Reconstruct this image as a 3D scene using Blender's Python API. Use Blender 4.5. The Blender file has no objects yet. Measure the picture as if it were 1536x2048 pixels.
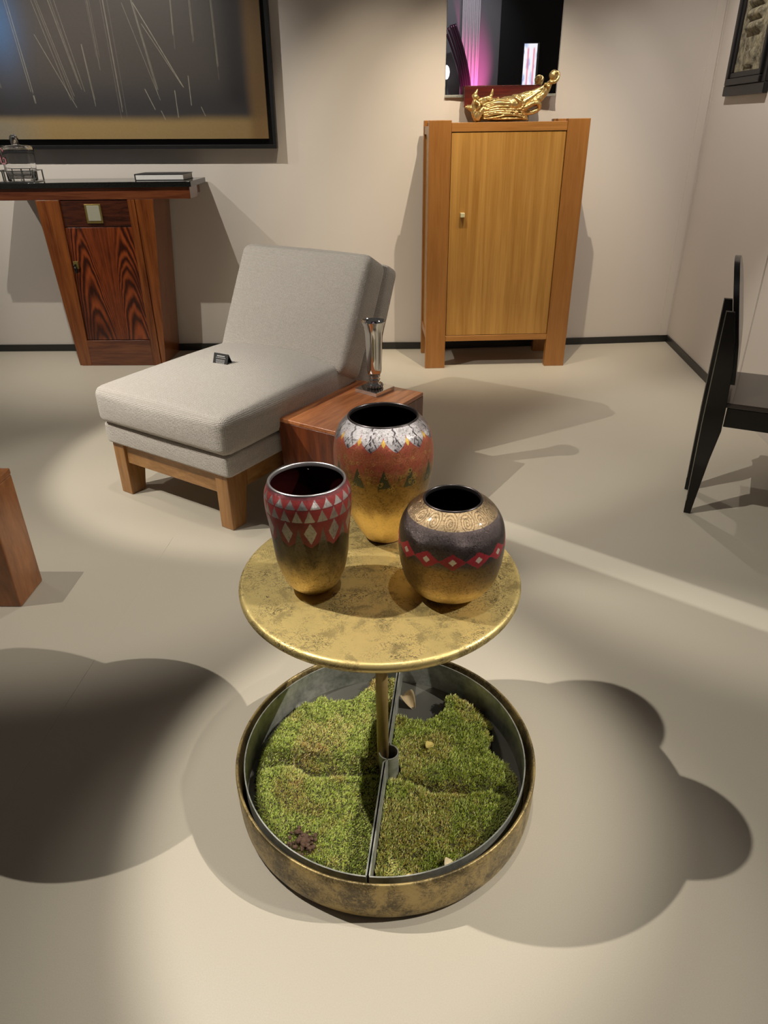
import bpy, bmesh, math, random
import numpy as np
from mathutils import Vector, Matrix
random.seed(7); rng = np.random.default_rng(7)
PI = math.pi
scn = bpy.context.scene
COL = scn.collection

# ------------------------------------------------------------------ camera
def cam_matrix(p, r, yaw):
    f = Vector((0, math.cos(p), -math.sin(p))); u = Vector((0, math.sin(p), math.cos(p))); x = Vector((1, 0, 0))
    x2 = x*math.cos(r) + u*math.sin(r); u2 = -x*math.sin(r) + u*math.cos(r)
    m = Matrix((x2, u2, -f)).transposed()
    return Matrix.Rotation(yaw, 3, 'Z') @ m
cd = bpy.data.cameras.new('camera'); cam = bpy.data.objects.new('camera', cd); COL.objects.link(cam)
cam.matrix_world = Matrix.Translation((0, 0, 1.5)) @ cam_matrix(.5045, -.0137, .027).to_4x4()
cd.sensor_fit = 'VERTICAL'; cd.sensor_height = 24.0; cd.lens = 24.0*1411/2048
cd.clip_start = .05; cd.clip_end = 60
scn.camera = cam

# ------------------------------------------------------------------ world, lamps, exposure
scn.view_settings.view_transform = 'Standard'; scn.view_settings.look = 'None'
scn.view_settings.gamma = 1; scn.view_settings.exposure = 0.0
try: scn.view_settings.use_curve_mapping = False
except Exception: pass
w = bpy.data.worlds.new('hall'); scn.world = w; w.use_nodes = True
w.node_tree.nodes['Background'].inputs[0].default_value = (1, .95, .9, 1)
w.node_tree.nodes['Background'].inputs[1].default_value = .065

def spot(name, loc, target, watt, deg, blend=.3, rad=.012, col=(1, .86, .68)):
    d = bpy.data.lights.new(name, 'SPOT'); d.energy = watt; d.spot_size = math.radians(deg); d.spot_blend = blend
    d.shadow_soft_size = rad; d.color = col
    o = bpy.data.objects.new(name, d); COL.objects.link(o); o.location = loc
    o.rotation_euler = (Vector(target) - Vector(loc)).to_track_quat('-Z', 'Y').to_euler()
    return o
TX, TY = -.045, 1.264                       # centre of the round table
W1 = (1, .945, .85)
spot('spot_lamp', (-1.13, 1.30, 2.54), (.35, 1.2, .0), 215, 42, .35, .010, W1)
spot('spot_lamp', (.22, 1.10, 2.25), (.04, 1.02, .0), 37, 44, .5, .010, W1)
spot('spot_lamp', (2.68, .92, 2.97), (-.7, 1.38, .0), 510, 31, .5, .010, W1)
spot('spot_lamp', (-3.4, 3.8, 3.2), (-2.1, 5.2, .8), 120, 60, .8, .012, W1)          # console, from the left
spot('spot_lamp', (-1.9, 3.8, 3.2), (-1.7, 5.2, 1.1), 160, 76, .8, .012, W1)         # console and painting
spot('spot_lamp', (.62, 3.75, 3.2), (.62, 5.1, 1.0), 190, 56, .8, .012, (1, .86, .66))   # cabinet
spot('spot_lamp', (-.35, 3.7, 3.2), (.0, 5.2, .85), 135, 52, .8, .012, (1, .86, .66))
spot('spot_lamp', (1.55, 3.9, 3.2), (1.0, 5.3, .9), 40, 50, .6, .012, W1)
spot('spot_lamp', (1.0, 4.15, 3.2), (1.98, 4.6, 1.55), 125, 78, .9, .012, (1, .92, .84))  # framed relief
spot('spot_lamp', (-3.06, 2.21, 3.0), (-.7, 3.4, .3), 360, 36, .3, .012, W1)      # lounge chair
spot('spot_lamp', (-.2, 2.1, 3.0), (1.6, 2.8, .2), 170, 50, .4, .010, W1)        # black chair
spot('spot_lamp', (-2.08, 1.86, 3.0), (-1.35, 2.6, .1), 110, 44, .5, .010, W1)
spot('spot_lamp', (.9, 4.0, 3.2), (.6, 3.6, 0), 60, 60, .7, .012, W1)
spot('spot_lamp', (-2.9, 3.3, 3.2), (-2.3, 3.6, 0), 95, 66, .8, .012, W1)  # added fill that lifts the far-left floor
spot('spot_lamp', (-1.0, 2.6, 3.0), (-1.1, 2.5, 0), 40, 38, .7, .012, W1)  # added fill for the floor in front of the lounge chair

# ------------------------------------------------------------------ helpers
def link(o, parent=None):
    COL.objects.link(o)
    if parent: o.parent = parent
    return o
def tag(o, label=None, cat=None, group=None, kind=None):
    for k, v in (('label', label), ('category', cat), ('group', group), ('kind', kind)):
        if v: o[k] = v
    return o
def thing(name, label, cat, loc=(0, 0, 0), rz=0, group=None):
    o = bpy.data.objects.new(name, None); o.empty_display_size = .05; link(o)
    o.location = loc; o.rotation_euler = (0, 0, rz)
    return tag(o, label, cat, group)
def finish(bm, name, mat, parent=None, smooth=False, loc=None, rot=None, bevel=0, seg=2, auto=None):
    bmesh.ops.recalc_face_normals(bm, faces=bm.faces)
    me = bpy.data.meshes.new(name); bm.to_mesh(me); bm.free()
    if smooth: me.shade_smooth()
    if mat: me.materials.append(mat)
    o = link(bpy.data.objects.new(name, me), parent)
    if loc is not None: o.location = loc
    if rot is not None: o.rotation_euler = rot
    if bevel:
        b = o.modifiers.new('b', 'BEVEL'); b.width = bevel; b.segments = seg; b.limit_method = 'ANGLE'; b.angle_limit = .6
        me.shade_smooth()
        b.harden_normals = True
    return o
def bm_box(bm, x0, x1, y0, y1, z0, z1):
    vs = [bm.verts.new(p) for p in ((x0,y0,z0),(x1,y0,z0),(x1,y1,z0),(x0,y1,z0),(x0,y0,z1),(x1,y0,z1),(x1,y1,z1),(x0,y1,z1))]
    for f in ((0,3,2,1),(4,5,6,7),(0,1,5,4),(1,2,6,5),(2,3,7,6),(3,0,4,7)): bm.faces.new([vs[i] for i in f])
    return vs
def box(name, x0, x1, y0, y1, z0, z1, mat, parent=None, bevel=.002, **k):
    bm = bmesh.new(); bm_box(bm, x0, x1, y0, y1, z0, z1)
    return finish(bm, name, mat, parent, bevel=bevel, **k)
def hexa(name, pts, mat, parent=None, bevel=.002, **k):
    """eight corners: bottom four ccw, top four ccw"""
    bm = bmesh.new(); vs = [bm.verts.new(p) for p in pts]
    for f in ((0,3,2,1),(4,5,6,7),(0,1,5,4),(1,2,6,5),(2,3,7,6),(3,0,4,7)): bm.faces.new([vs[i] for i in f])
    return finish(bm, name, mat, parent, bevel=bevel, **k)
def prism(bm, outline, y0, y1, axis='y'):
    """outline (a,b) extruded along an axis"""
    def P(a, b, t): return {'y': (a, t, b), 'x': (t, a, b), 'z': (a, b, t)}[axis]
    A = [bm.verts.new(P(a, b, y0)) for a, b in outline]; B = [bm.verts.new(P(a, b, y1)) for a, b in outline]
    n = len(outline)
    bm.faces.new(A); bm.faces.new(B[::-1])
    for i in range(n): bm.faces.new((A[i], B[i], B[(i+1) % n], A[(i+1) % n]))
def lathe(name, prof, mat, parent=None, seg=96, loc=None, close=False, smooth=True, cap=True, arc=None):
    bm = bmesh.new(); rings = []
    a0, a1 = arc if arc else (0, 2*PI)
    n = seg if not arc else seg+1
    for r, z in prof:
        if r < 1e-6 and not arc: rings.append([bm.verts.new((0, 0, z))])
        else: rings.append([bm.verts.new((r*math.cos(a0+(a1-a0)*i/seg), r*math.sin(a0+(a1-a0)*i/seg), z)) for i in range(n)])
    pairs = list(zip(rings, rings[1:])) + ([(rings[-1], rings[0])] if close else [])
    for A, B in pairs:
        for i in range(seg):
            j = (i+1) % n
            if len(A) == 1 and len(B) == 1: continue
            if len(A) == 1: bm.faces.new((A[0], B[j], B[i]))
            elif len(B) == 1: bm.faces.new((A[i], A[j], B[0]))
            else: bm.faces.new((A[i], A[j], B[j], B[i]))
    if arc and close:
        bm.faces.new([r[0] for r in rings]); bm.faces.new([r[-1] for r in rings][::-1])
    return finish(bm, name, mat, parent, smooth=smooth, loc=loc)
def tube(bm, pts, rad, seg=10, cap=True):
    pts = [Vector(p) for p in pts]; rs = rad if hasattr(rad, '__len__') else [rad]*len(pts)
    prev = None; up = Vector((0, 0, 1))
    for i, p in enumerate(pts):
        t = (pts[min(i+1, len(pts)-1)] - pts[max(i-1, 0)]).normalized()
        s = t.cross(up)
        if s.length < 1e-3: s = t.cross(Vector((1, 0, 0)))
        s.normalize(); q = s.cross(t).normalized()
        if prev: 
            s = (prev_s - t*prev_s.dot(t)).normalized(); q = s.cross(t).normalized()
        prev_s = s
        ring = [bm.verts.new(p + (s*math.cos(2*PI*k/seg) + q*math.sin(2*PI*k/seg))*rs[i]) for k in range(seg)]
        if prev:
            for k in range(seg): bm.faces.new((prev[k], prev[(k+1) % seg], ring[(k+1) % seg], ring[k]))
        elif cap: bm.faces.new(ring)
        prev = ring
    if cap: bm.faces.new(prev[::-1])
def ellipsoid(bm, c, r, rot=None, seg=20):
    m = Matrix.Translation(c) @ ((rot.to_matrix().to_4x4() if rot else Matrix.Identity(4))) @ Matrix.Diagonal((*r, 1))
    bmesh.ops.create_uvsphere(bm, u_segments=seg, v_segments=seg//2, radius=1, matrix=m)
def np_mesh(name, V, F, mat, parent=None, smooth=True, attrs=None):
    me = bpy.data.meshes.new(name); V = np.asarray(V, np.float32); F = np.asarray(F, np.int32)
    me.vertices.add(len(V)); me.vertices.foreach_set('co', V.ravel())
    k = F.shape[1]; me.loops.add(F.size); me.loops.foreach_set('vertex_index', F.ravel())
    me.polygons.add(len(F)); me.polygons.foreach_set('loop_start', np.arange(0, F.size, k, dtype=np.int32))
    me.update(calc_edges=True); me.validate()
    if smooth: me.shade_smooth()
    for n, a in (attrs or {}).items():
        a = np.asarray(a, np.float32)
        if a.shape[1] == 3: a = np.c_[a, np.ones(len(a), np.float32)]
        at = me.color_attributes.new(n, 'FLOAT_COLOR', 'POINT'); at.data.foreach_set('color', a.astype(np.float32).ravel())
    me.materials.append(mat)
    return link(bpy.data.objects.new(name, me), parent)
def grid_faces(nu, nv, wrap=False):
    i = np.arange(nu if wrap else nu-1); j = np.arange(nv-1)
    I, J = np.meshgrid(i, j, indexing='ij'); I2 = (I+1) % nu
    return np.stack([I*nv+J, I2*nv+J, I2*nv+J+1, I*nv+J+1], -1).reshape(-1, 4)

# ------------------------------------------------------------------ materials
def srgb(r, g, b):
    f = lambda c: c/12.92 if c <= .04045 else ((c+.055)/1.055)**2.4
    return (f(r/255), f(g/255), f(b/255), 1)
class NT:
    def __init__(s, name):
        s.m = bpy.data.materials.new(name); s.m.use_nodes = True; s.t = s.m.node_tree; s.n = s.t.nodes; s.l = s.t.links
        s.b = s.n['Principled BSDF']; s.tc = None
    def node(s, ty, ins=None, **props):
        n = s.n.new(ty)
        for k, v in props.items(): setattr(n, k, v)
        for k, v in (ins or {}).items(): s.set(n.inputs[k], v)
        return n
    def set(s, sock, v):
        if hasattr(v, 'is_output') or isinstance(v, bpy.types.NodeSocket): s.l.new(v, sock)
        else: sock.default_value = v
    def obj(s, scale=(1, 1, 1), rot=(0, 0, 0)):
        if not s.tc: s.tc = s.node('ShaderNodeTexCoord')
        return s.node('ShaderNodeMapping', {'Vector': s.tc.outputs['Object'], 'Scale': scale, 'Rotation': rot}).outputs[0]
    def noise(s, vec, scale, detail=4, rough=.55, dist=0):
        return s.node('ShaderNodeTexNoise', {'Vector': vec, 'Scale': scale, 'Detail': detail, 'Roughness': rough, 'Distortion': dist}).outputs['Fac']
    def ramp(s, fac, stops, interp='LINEAR'):
        r = s.node('ShaderNodeValToRGB', {'Fac': fac}); r.color_ramp.interpolation = interp
        e = r.color_ramp.elements
        while len(e) < len(stops): e.new(.5)
        for q, (p, c) in zip(e, stops): q.position = p; q.color = c if hasattr(c, '__len__') else (c, c, c, 1)
        return r.outputs[0]
    def mix(s, f, a, b, mode='MIX'):
        n = s.node('ShaderNodeMix', data_type='RGBA', blend_type=mode)
        s.set(n.inputs['Factor'], f); s.set(n.inputs['A'], a); s.set(n.inputs['B'], b)
        return n.outputs['Result']
    def math(s, op, a, b=0.0):
        n = s.node('ShaderNodeMath', operation=op); s.set(n.inputs[0], a); s.set(n.inputs[1], b); return n.outputs[0]
    def bump(s, h, strength=.3, dist=.002):
        n = s.node('ShaderNodeBump', {'Height': h, 'Strength': strength, 'Distance': dist}); s.l.new(n.outputs[0], s.b.inputs['Normal'])
    def out(s, **k):
        names = dict(col='Base Color', rough='Roughness', metal='Metallic', spec='Specular IOR Level', coat='Coat Weight', coatr='Coat Roughness',
                     trans='Transmission Weight', ior='IOR', emit='Emission Color', es='Emission Strength', sheen='Sheen Weight', aniso='Anisotropic')
        for a, v in k.items(): s.set(s.b.inputs[names[a]], v)
        return s.m
def plain(name, col, rough=.5, metal=0, **k):
    t = NT(name); n = t.noise(t.obj(), 60, 3)
    c = t.mix(t.math('MULTIPLY', n, .25), col, tuple(x*.75 for x in col[:3])+(1,))
    return t.out(col=c, rough=rough, metal=metal, **k)
def wood(name, dark, light, grain=(1, 1, .06), scale=28, rough=.35, coat=.2, contrast=(.35, .65), band=2.0, dist=.6):
    t = NT(name); v = t.obj(grain)
    n1 = t.noise(v, scale, 6, .6, dist); n2 = t.noise(v, scale*5, 3, .6); n3 = t.noise(t.obj(), band, 2)
    f = t.math('ADD', t.math('MULTIPLY', n1, .75), t.math('MULTIPLY', n2, .25))
    c = t.ramp(f, [(contrast[0], dark), (contrast[1], light)])
    c = t.mix(t.math('MULTIPLY', n3, .45), c, t.mix(.5, c, dark))
    t.bump(n2, .08, .0006)
    return t.out(col=c, rough=rough, coat=coat, coatr=.2)

M_wall = NT('painted_wall'); _v = M_wall.obj(); 
M_wall.bump(M_wall.noise(_v, 260, 4), .12, .001)
M_wall = M_wall.out(col=M_wall.mix(M_wall.noise(_v, 1.3, 2), srgb(216, 208, 199), srgb(210, 202, 193)), rough=.75, spec=.25)
t = NT('pale_floor_covering'); v = t.obj()
n = t.noise(v, 330, 4, .7); n2 = t.noise(v, 1.6, 3)
c = t.mix(n, srgb(174, 166, 150), srgb(198, 189, 172)); c = t.mix(t.math('MULTIPLY', n2, .3), c, srgb(168, 160, 144))
t.bump(n, .25, .0008)
M_floor = t.out(col=c, rough=.42, spec=.35)
M_skirt = plain('dark_skirting', srgb(38, 38, 36), .4)
M_black = plain('black_lacquer', srgb(12, 10, 10), .28, coat=.3, coatr=.08, spec=.3)
M_matblack = plain('matt_black_frame', srgb(17, 16, 17), .45)
M_hall = plain('dark_hall_panel', srgb(9, 9, 11), .5)
M_greywall = plain('grey_hall_wall', srgb(120, 117, 122), .7)
M_cherry = wood('oiled_fruitwood', srgb(142, 98, 52), srgb(194, 146, 90), (.3, 1, 1), 22, .38, .15)
M_cherry_v = wood('oiled_fruitwood_upright', srgb(134, 90, 46), srgb(188, 138, 82), (1, 1, .12), 20, .38, .15)
M_boxwood = wood('reddish_walnut', srgb(150, 80, 42), srgb(222, 146, 92), (1, .09, 1), 30, .3, .3)
M_boxside = wood('reddish_walnut_side', srgb(86, 38, 18), srgb(140, 70, 34), (1, 1, .1), 34, .35, .2)
M_oak = wood('honey_oak_door', srgb(160, 112, 48), srgb(200, 152, 80), (1, 1, .035), 26, .4, .15, (.35, .7), 3)
M_oakf = wood('honey_oak_frame', srgb(140, 90, 38), srgb(172, 118, 60), (1, 1, .06), 40, .38, .2, (.3, .75), 3)
M_oakh = wood('honey_oak_rail', srgb(148, 96, 42), srgb(184, 130, 68), (.06, 1, 1), 40, .38, .2, (.3, .75), 3)
M_ros = wood('rosewood_carcass', srgb(92, 44, 18), srgb(150, 86, 38), (1, 1, .06), 30, .25, .5)
M_rosh = wood('rosewood_rail', srgb(80, 38, 22), srgb(132, 76, 44), (.07, 1, 1), 30, .25, .5)
M_rosdark = wood('dark_rosewood', srgb(38, 18, 12), srgb(92, 46, 28), (.12, 1, 1), 26, .22, .6, (.35, .65), 6, 1.5)
M_stump = wood('brown_burl_wood', srgb(104, 60, 30), srgb(154, 98, 54), (1, 1, .3), 14, .35, .3)
M_redbox = wood('dark_red_box_wood', srgb(56, 16, 10), srgb(104, 34, 22), (.05, 1, 1), 60, .3, .4)
t = NT('black_granite'); v = t.obj(); n = t.noise(v, 240, 5, .75)
M_stone = t.out(col=t.ramp(n, [(.5, srgb(17, 17, 16)), (.72, srgb(70, 72, 66))]), rough=.1, spec=.7)

t = NT('woven_fabric'); v = t.obj((1, 1, 1))
w1 = t.node('ShaderNodeTexWave', {'Vector': t.obj((1, 1, 1), (0, 0, 0)), 'Scale': 50, 'Distortion': 2.6, 'Detail': 2, 'Detail Scale': 5}, wave_type='BANDS', bands_direction='X').outputs['Fac']
w2 = t.node('ShaderNodeTexWave', {'Vector': v, 'Scale': 50, 'Distortion': 2.6, 'Detail': 2, 'Detail Scale': 5}, wave_type='BANDS', bands_direction='Y').outputs['Fac']
w3 = t.node('ShaderNodeTexWave', {'Vector': v, 'Scale': 50, 'Distortion': 2.6, 'Detail': 2, 'Detail Scale': 5}, wave_type='BANDS', bands_direction='Z').outputs['Fac']
n = t.noise(v, 150, 4, .7); n2 = t.noise(t.obj((.25, 1, 1)), 90, 3)
sx = t.node('ShaderNodeSeparateXYZ', {'Vector': t.tc.outputs['Normal']}).outputs
fz = t.math('SUBTRACT', 1.0, t.math('MULTIPLY', sx[2], sx[2])); fx = t.math('SUBTRACT', 1.0, t.math('MULTIPLY', sx[0], sx[0])); fy = t.math('SUBTRACT', 1.0, t.math('MULTIPLY', sx[1], sx[1]))
fz = t.ramp(fz, [(.45, 0.0), (.8, 1.0)]); fx = t.ramp(fx, [(.45, 0.0), (.8, 1.0)]); fy = t.ramp(fy, [(.45, 0.0), (.8, 1.0)])
h = t.math('ADD', t.math('ADD', t.math('MULTIPLY', w1, t.math('MULTIPLY', fx, .6)), t.math('MULTIPLY', w2, fy)), t.math('ADD', t.math('MULTIPLY', w3, fz), n))
c = t.ramp(t.math('MULTIPLY', h, .36), [(.18, srgb(170, 162, 154)), (.62, srgb(228, 220, 210))])
c = t.mix(t.math('MULTIPLY', n2, .4), c, srgb(190, 181, 170))
t.bump(h, .7, .0022)
M_fabric = t.out(col=c, rough=.95, spec=.15, sheen=.2)

def metal_attr(name):
    """colour, metalness and roughness come from the pattern stored on the mesh, leafing relief from noise"""
    t = NT(name); v = t.obj()
    a = t.node('ShaderNodeAttribute', attribute_name='Col'); b = t.node('ShaderNodeAttribute', attribute_name='Surf')
    sp = t.node('ShaderNodeSeparateColor', {'Color': b.outputs['Color']})
    n = t.noise(v, 330, 5, .75, .8); n2 = t.noise(v, 70, 6, .75, 1.6); n3 = t.noise(t.obj((1, 1, 1.8)), 150, 4, .7, 2.5)
    cr = t.ramp(t.math('ABSOLUTE', t.math('SUBTRACT', n3, .5)), [(.0, 1.0), (.035, 0.0)])
    dark = t.mix(.8, a.outputs['Color'], (.03, .022, .015, 1))
    f = t.ramp(t.math('ADD', t.math('MULTIPLY', n, .55), t.math('MULTIPLY', n2, .45)), [(.40, 1.0), (.52, 0.0)])
    f = t.math('MAXIMUM', f, t.math('MULTIPLY', cr, .7))
    f = t.math('MULTIPLY', f, t.math('MINIMUM', t.math('MULTIPLY', sp.outputs['Blue'], 1.6), 1.0))
    c = t.mix(f, a.outputs['Color'], dark)
    hh = t.math('ADD', t.math('MULTIPLY', n, 1.0), t.math('ADD', t.math('MULTIPLY', n2, 1.5), t.math('MULTIPLY', cr, -.35)))
    t.bump(hh, .45, .0013)
    return t.out(col=c, metal=sp.outputs['Red'], rough=sp.outputs['Green'], coat=.08, coatr=.12)
M_vase = metal_attr('leafed_lacquer')
M_vasein = plain('black_glaze', srgb(7, 4, 4), .12)
M_rimsilver = plain('silver_rim', srgb(176, 172, 172), .3, .9)
M_rimdark = plain('gunmetal_rim', srgb(70, 66, 66), .3, .9)

t = NT('etched_brass'); v = t.obj()
n1 = t.noise(v, 22, 3, .6, .4); n2 = t.noise(v, 120, 6, .8, 3.5)
mask = t.ramp(t.math('ADD', t.math('MULTIPLY', n1, .5), t.math('MULTIPLY', n2, .5)), [(.52, 0.0), (.56, 1.0)])
vn = t.node('ShaderNodeTexNoise', {'Vector': v, 'Scale': 46, 'Detail': 4, 'Distortion': 3.0}).outputs['Fac']
line = t.ramp(t.math('ABSOLUTE', t.math('SUBTRACT', vn, .5)), [(.012, 1.0), (.034, 0.0)])
lm = t.math('MULTIPLY', line, t.ramp(t.noise(v, 16, 3), [(.40, 0.0), (.56, 1.0)]))
f = t.math('MAXIMUM', t.math('MULTIPLY', mask, .62), lm)
c = t.mix(f, t.mix(n1, srgb(216, 194, 130), srgb(202, 178, 112)), srgb(88, 76, 50))
t.bump(t.math('MULTIPLY', f, -1.0), .25, .001)
M_brass = t.out(col=c, metal=.68, rough=t.ramp(f, [(0, .36), (1, .55)]))
t = NT('patinated_brass'); v = t.obj()
n1 = t.noise(v, 12, 3, .6, .6); n2 = t.noise(v, 70, 6, .8, 2.5)
mask = t.ramp(t.math('ADD', t.math('MULTIPLY', n1, .5), t.math('MULTIPLY', n2, .5)), [(.45, 0.0), (.56, 1.0)])
c = t.mix(mask, t.mix(n1, srgb(186, 162, 106), srgb(164, 142, 92)), srgb(92, 80, 54))
t.bump(mask, .2, .001)
M_brassd = t.out(col=c, metal=.5, rough=.42)
M_pole = plain('worn_brass', srgb(176, 150, 98), .5, .55)
t = NT('galvanised_zinc'); v = t.obj(); n = t.noise(v, 18, 5, .7)
M_zinc = t.out(col=t.ramp(n, [(.35, srgb(128, 132, 124)), (.65, srgb(186, 186, 178))]), metal=.5, rough=.45)
M_zincd = plain('dark_zinc', srgb(120, 118, 110), .45, .7)
M_silver = plain('polished_silver', srgb(214, 210, 204), .06, 1)
M_gold = NT('gilt_bronze'); v = M_gold.obj(); n = M_gold.noise(v, 40, 4)
M_gold.bump(n, .35, .003); M_gold = M_gold.out(col=M_gold.mix(n, srgb(186, 158, 100), srgb(218, 194, 138)), metal=.85, rough=.36)
M_bone = plain('pale_horn', srgb(206, 200, 160), .35)
M_bronzeplate = plain('brass_plate', srgb(190, 168, 96), .3, .8)
M_plate = plain('grey_shagreen', srgb(168, 166, 146), .35)
M_ironkey = plain('dark_key', srgb(20, 14, 10), .4, .3)
M_page = plain('page_block', srgb(226, 224, 220), .8)
M_cover = plain('charcoal_cover', srgb(44, 44, 46), .5)
t = NT('clear_glass'); M_glass = t.out(col=(1, 1, 1, 1), rough=.02, trans=1.0, ior=1.45)
t = NT('mirror_glass'); M_mirror = t.out(col=(.9, .9, .9, 1), rough=.0, metal=1.0)
M_steel = plain('brushed_steel', srgb(150, 148, 142), .25, .9)
M_cardm = plain('black_card', srgb(30, 29, 30), .7)
M_print = plain('white_print', srgb(210, 208, 206), .8)
M_redprint = plain('red_letter', srgb(122, 36, 40), .5)
M_pinkprint = plain('pale_letter', srgb(190, 150, 150), .5)
M_leaf = plain('dried_leaf', srgb(176, 156, 120), .8)
M_soil = NT('brown_soil'); v = M_soil.obj(); n = M_soil.noise(v, 90, 5, .7); M_soil.bump(n, .8, .006)
M_soil = M_soil.out(col=M_soil.mix(n, srgb(60, 42, 32), srgb(118, 90, 72)), rough=.95)

def attr_mat(name, rough=.5, metal=0, coat=0, bumpn=0, emit=0):
    t = NT(name); a = t.node('ShaderNodeAttribute', attribute_name='Col').outputs['Color']
    if bumpn: t.bump(t.noise(t.obj(), 90, 5, .7), bumpn, .002)
    if emit: t.out(emit=a, es=emit)
    return t.out(col=a, rough=rough, metal=metal, coat=coat, coatr=.08)
M_canvas = attr_mat('painted_canvas', .45, bumpn=.1)
M_flame = attr_mat('figured_rosewood_veneer', .22, coat=.5)
M_moss = attr_mat('moss_blades', .8)
M_lightbox = attr_mat('backlit_print', .5, emit=1.05)

# value noise for colour patterns
def vnoise(x, y, seed=0, octaves=4):
    out = 0; amp = 1; tot = 0
    for o in range(octaves):
        r = np.random.default_rng(seed*31+o).random((64, 64))
        xi = np.floor(x).astype(int); yi = np.floor(y).astype(int); fx = x-xi; fy = y-yi
        fx = fx*fx*(3-2*fx); fy = fy*fy*(3-2*fy)
        g = lambda a, b: r[a % 64, b % 64]
        out = out + amp*((g(xi, yi)*(1-fx)+g(xi+1, yi)*fx)*(1-fy) + (g(xi, yi+1)*(1-fx)+g(xi+1, yi+1)*fx)*fy)
        tot += amp; amp *= .5; x = x*2+7.3; y = y*2+3.1
    return out/tot
def sm(a, b, x): t = np.clip((x-a)/(b-a), 0, 1); return t*t*(3-2*t)
def L(c): return np.array(c[:3])
def blend(C, c, m): return C*(1-m[..., None]) + np.asarray(c)*m[..., None]

# ------------------------------------------------------------------ the room
bm = bmesh.new(); bm_box(bm, -4.6, 3.0, -3.2, 6.2, -.06, 0)
fl = tag(finish(bm, 'floor', M_floor), kind='structure')
KX = .32
def yw(x): return 5.272 if x < KX else 5.272 + (x-KX)*.0925
WZ = 3.4
bm = bmesh.new(); prism(bm, [(-4.6, yw(0)), (KX, yw(0)), (2.047, yw(2.047)), (2.3, yw(2.3)), (2.3, 5.75), (-4.6, 5.75)], 0, WZ, 'z')
tag(finish(bm, 'wall_back', M_wall), kind='structure')
rw0 = Vector((2.047, yw(2.047), 0)); rdir = Vector((-.0632, -.998, 0)).normalized(); rn = Vector((-rdir.y, rdir.x, 0)) # away from room
if rn.x < 0: rn = -rn
def rw(s, off=0): p = rw0 + rdir*s - rn*off; return (p.x, p.y)
bm = bmesh.new(); prism(bm, [rw(-.1), rw(1.452), rw(1.452, -.2), rw(-.1, -.2)], 0, WZ, 'z')
tag(finish(bm, 'wall_right', M_wall), kind='structure')
bm = bmesh.new(); prism(bm, [rw(1.458), rw(2.3), rw(2.3, -.2), rw(1.458, -.2)], 0, WZ, 'z')
tag(finish(bm, 'wall_right', M_wall), kind='structure')
bm = bmesh.new(); prism(bm, [rw(1.45, -.012), rw(1.46, -.012), rw(1.46, -.2), rw(1.45, -.2)], 0, WZ, 'z')
tag(finish(bm, 'trim_1', M_skirt), kind='structure')                       # dark joint between the wall panels
bm = bmesh.new(); prism(bm, [rw(1.33), rw(1.33, .004), rw(1.45, .004), rw(1.45)], .0, WZ, 'z')
tag(finish(bm, 'trim_2', M_wall), kind='structure')
bm = bmesh.new(); prism(bm, [(1.975, yw(1.975)), (1.975, yw(1.975)-.005), (2.035, yw(2.035)-.005), (2.035, yw(2.035))], 0, WZ, 'z')
tag(finish(bm, 'trim_3', M_wall), kind='structure')
bm = bmesh.new(); prism(bm, [(-4.6, yw(0)-.012), (KX, yw(0)-.012), (2.047, yw(2.047)-.012), (2.047, yw(2.047)), (KX, yw(0)), (-4.6, yw(0))], 0.0, .05, 'z')
tag(finish(bm, 'baseboard_back', M_skirt), kind='structure')
bm = bmesh.new(); prism(bm, [rw(0), rw(0, .012), rw(1.45, .012), rw(1.45)], 0.0, .05, 'z')
tag(finish(bm, 'baseboard_right', M_skirt), kind='structure')
bm = bmesh.new(); prism(bm, [(-1.030, .80), (-1.028, .80), (-.946, 2.5), (-.948, 2.5)], .0002, .0009, 'z')
tag(finish(bm, 'trim_4', plain('floor_seam', srgb(196, 186, 168), .5)), kind='structure')
# the hall behind the photographer, seen in the mirror
YB = -1.7
bm = bmesh.new(); bm_box(bm, -4.6, 1.43, YB-.1, YB, 0, 4.2); tag(finish(bm, 'wall_front', M_greywall), kind='structure')
bm = bmesh.new(); bm_box(bm, 1.43, 3.0, YB-.1, YB+.04, 0, 4.2); tag(finish(bm, 'wall_front', M_hall), kind='structure')

# ------------------------------------------------------------------ round table with planter base
T = thing('round_side_table', 'round etched-brass table on a thin pole rising from a wide round moss-filled planter', 'table', (TX, TY, 0))
R = .3; zt = .655; th = .024
prof = [(0, zt), (R-.012, zt)] + [(R-.010+.010*math.sin(a), zt-.010+.010*math.cos(a)) for a in np.linspace(.2, PI/2, 7)] + \
       [(R-.012+.012*math.cos(a), zt-.011-.013*math.sin(a)) for a in np.linspace(.1, PI/2, 7)] + [(R-.03, zt-th), (0, zt-th)]
lathe('table_top', prof, M_brass, T, 160)
lathe('pole', [(0, .03), (.0145, .03), (.0145, zt-th), (0, zt-th)], M_pole, T, 32)
lathe('top_flange', [(.0145, zt-th-.012), (.05, zt-th-.008), (.05, zt-th)], M_pole, T, 48)
PR = .371; PH = .128
prof = [(0, .001), (.350, .001), (.361, .005), (.3672, .016), (.3695, .036), (.3705, .065), (PR, .10), (PR, PH-.004), (PR-.002, PH-.001), (PR-.005, PH), (PR-.008, PH-.003), (PR-.009, PH-.012), (.360, .07), (.352, .03), (.34, .014), (0, .012)]
lathe('planter_bowl', prof, M_brassd, T, 160, loc=(.006, .002, 0))

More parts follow.
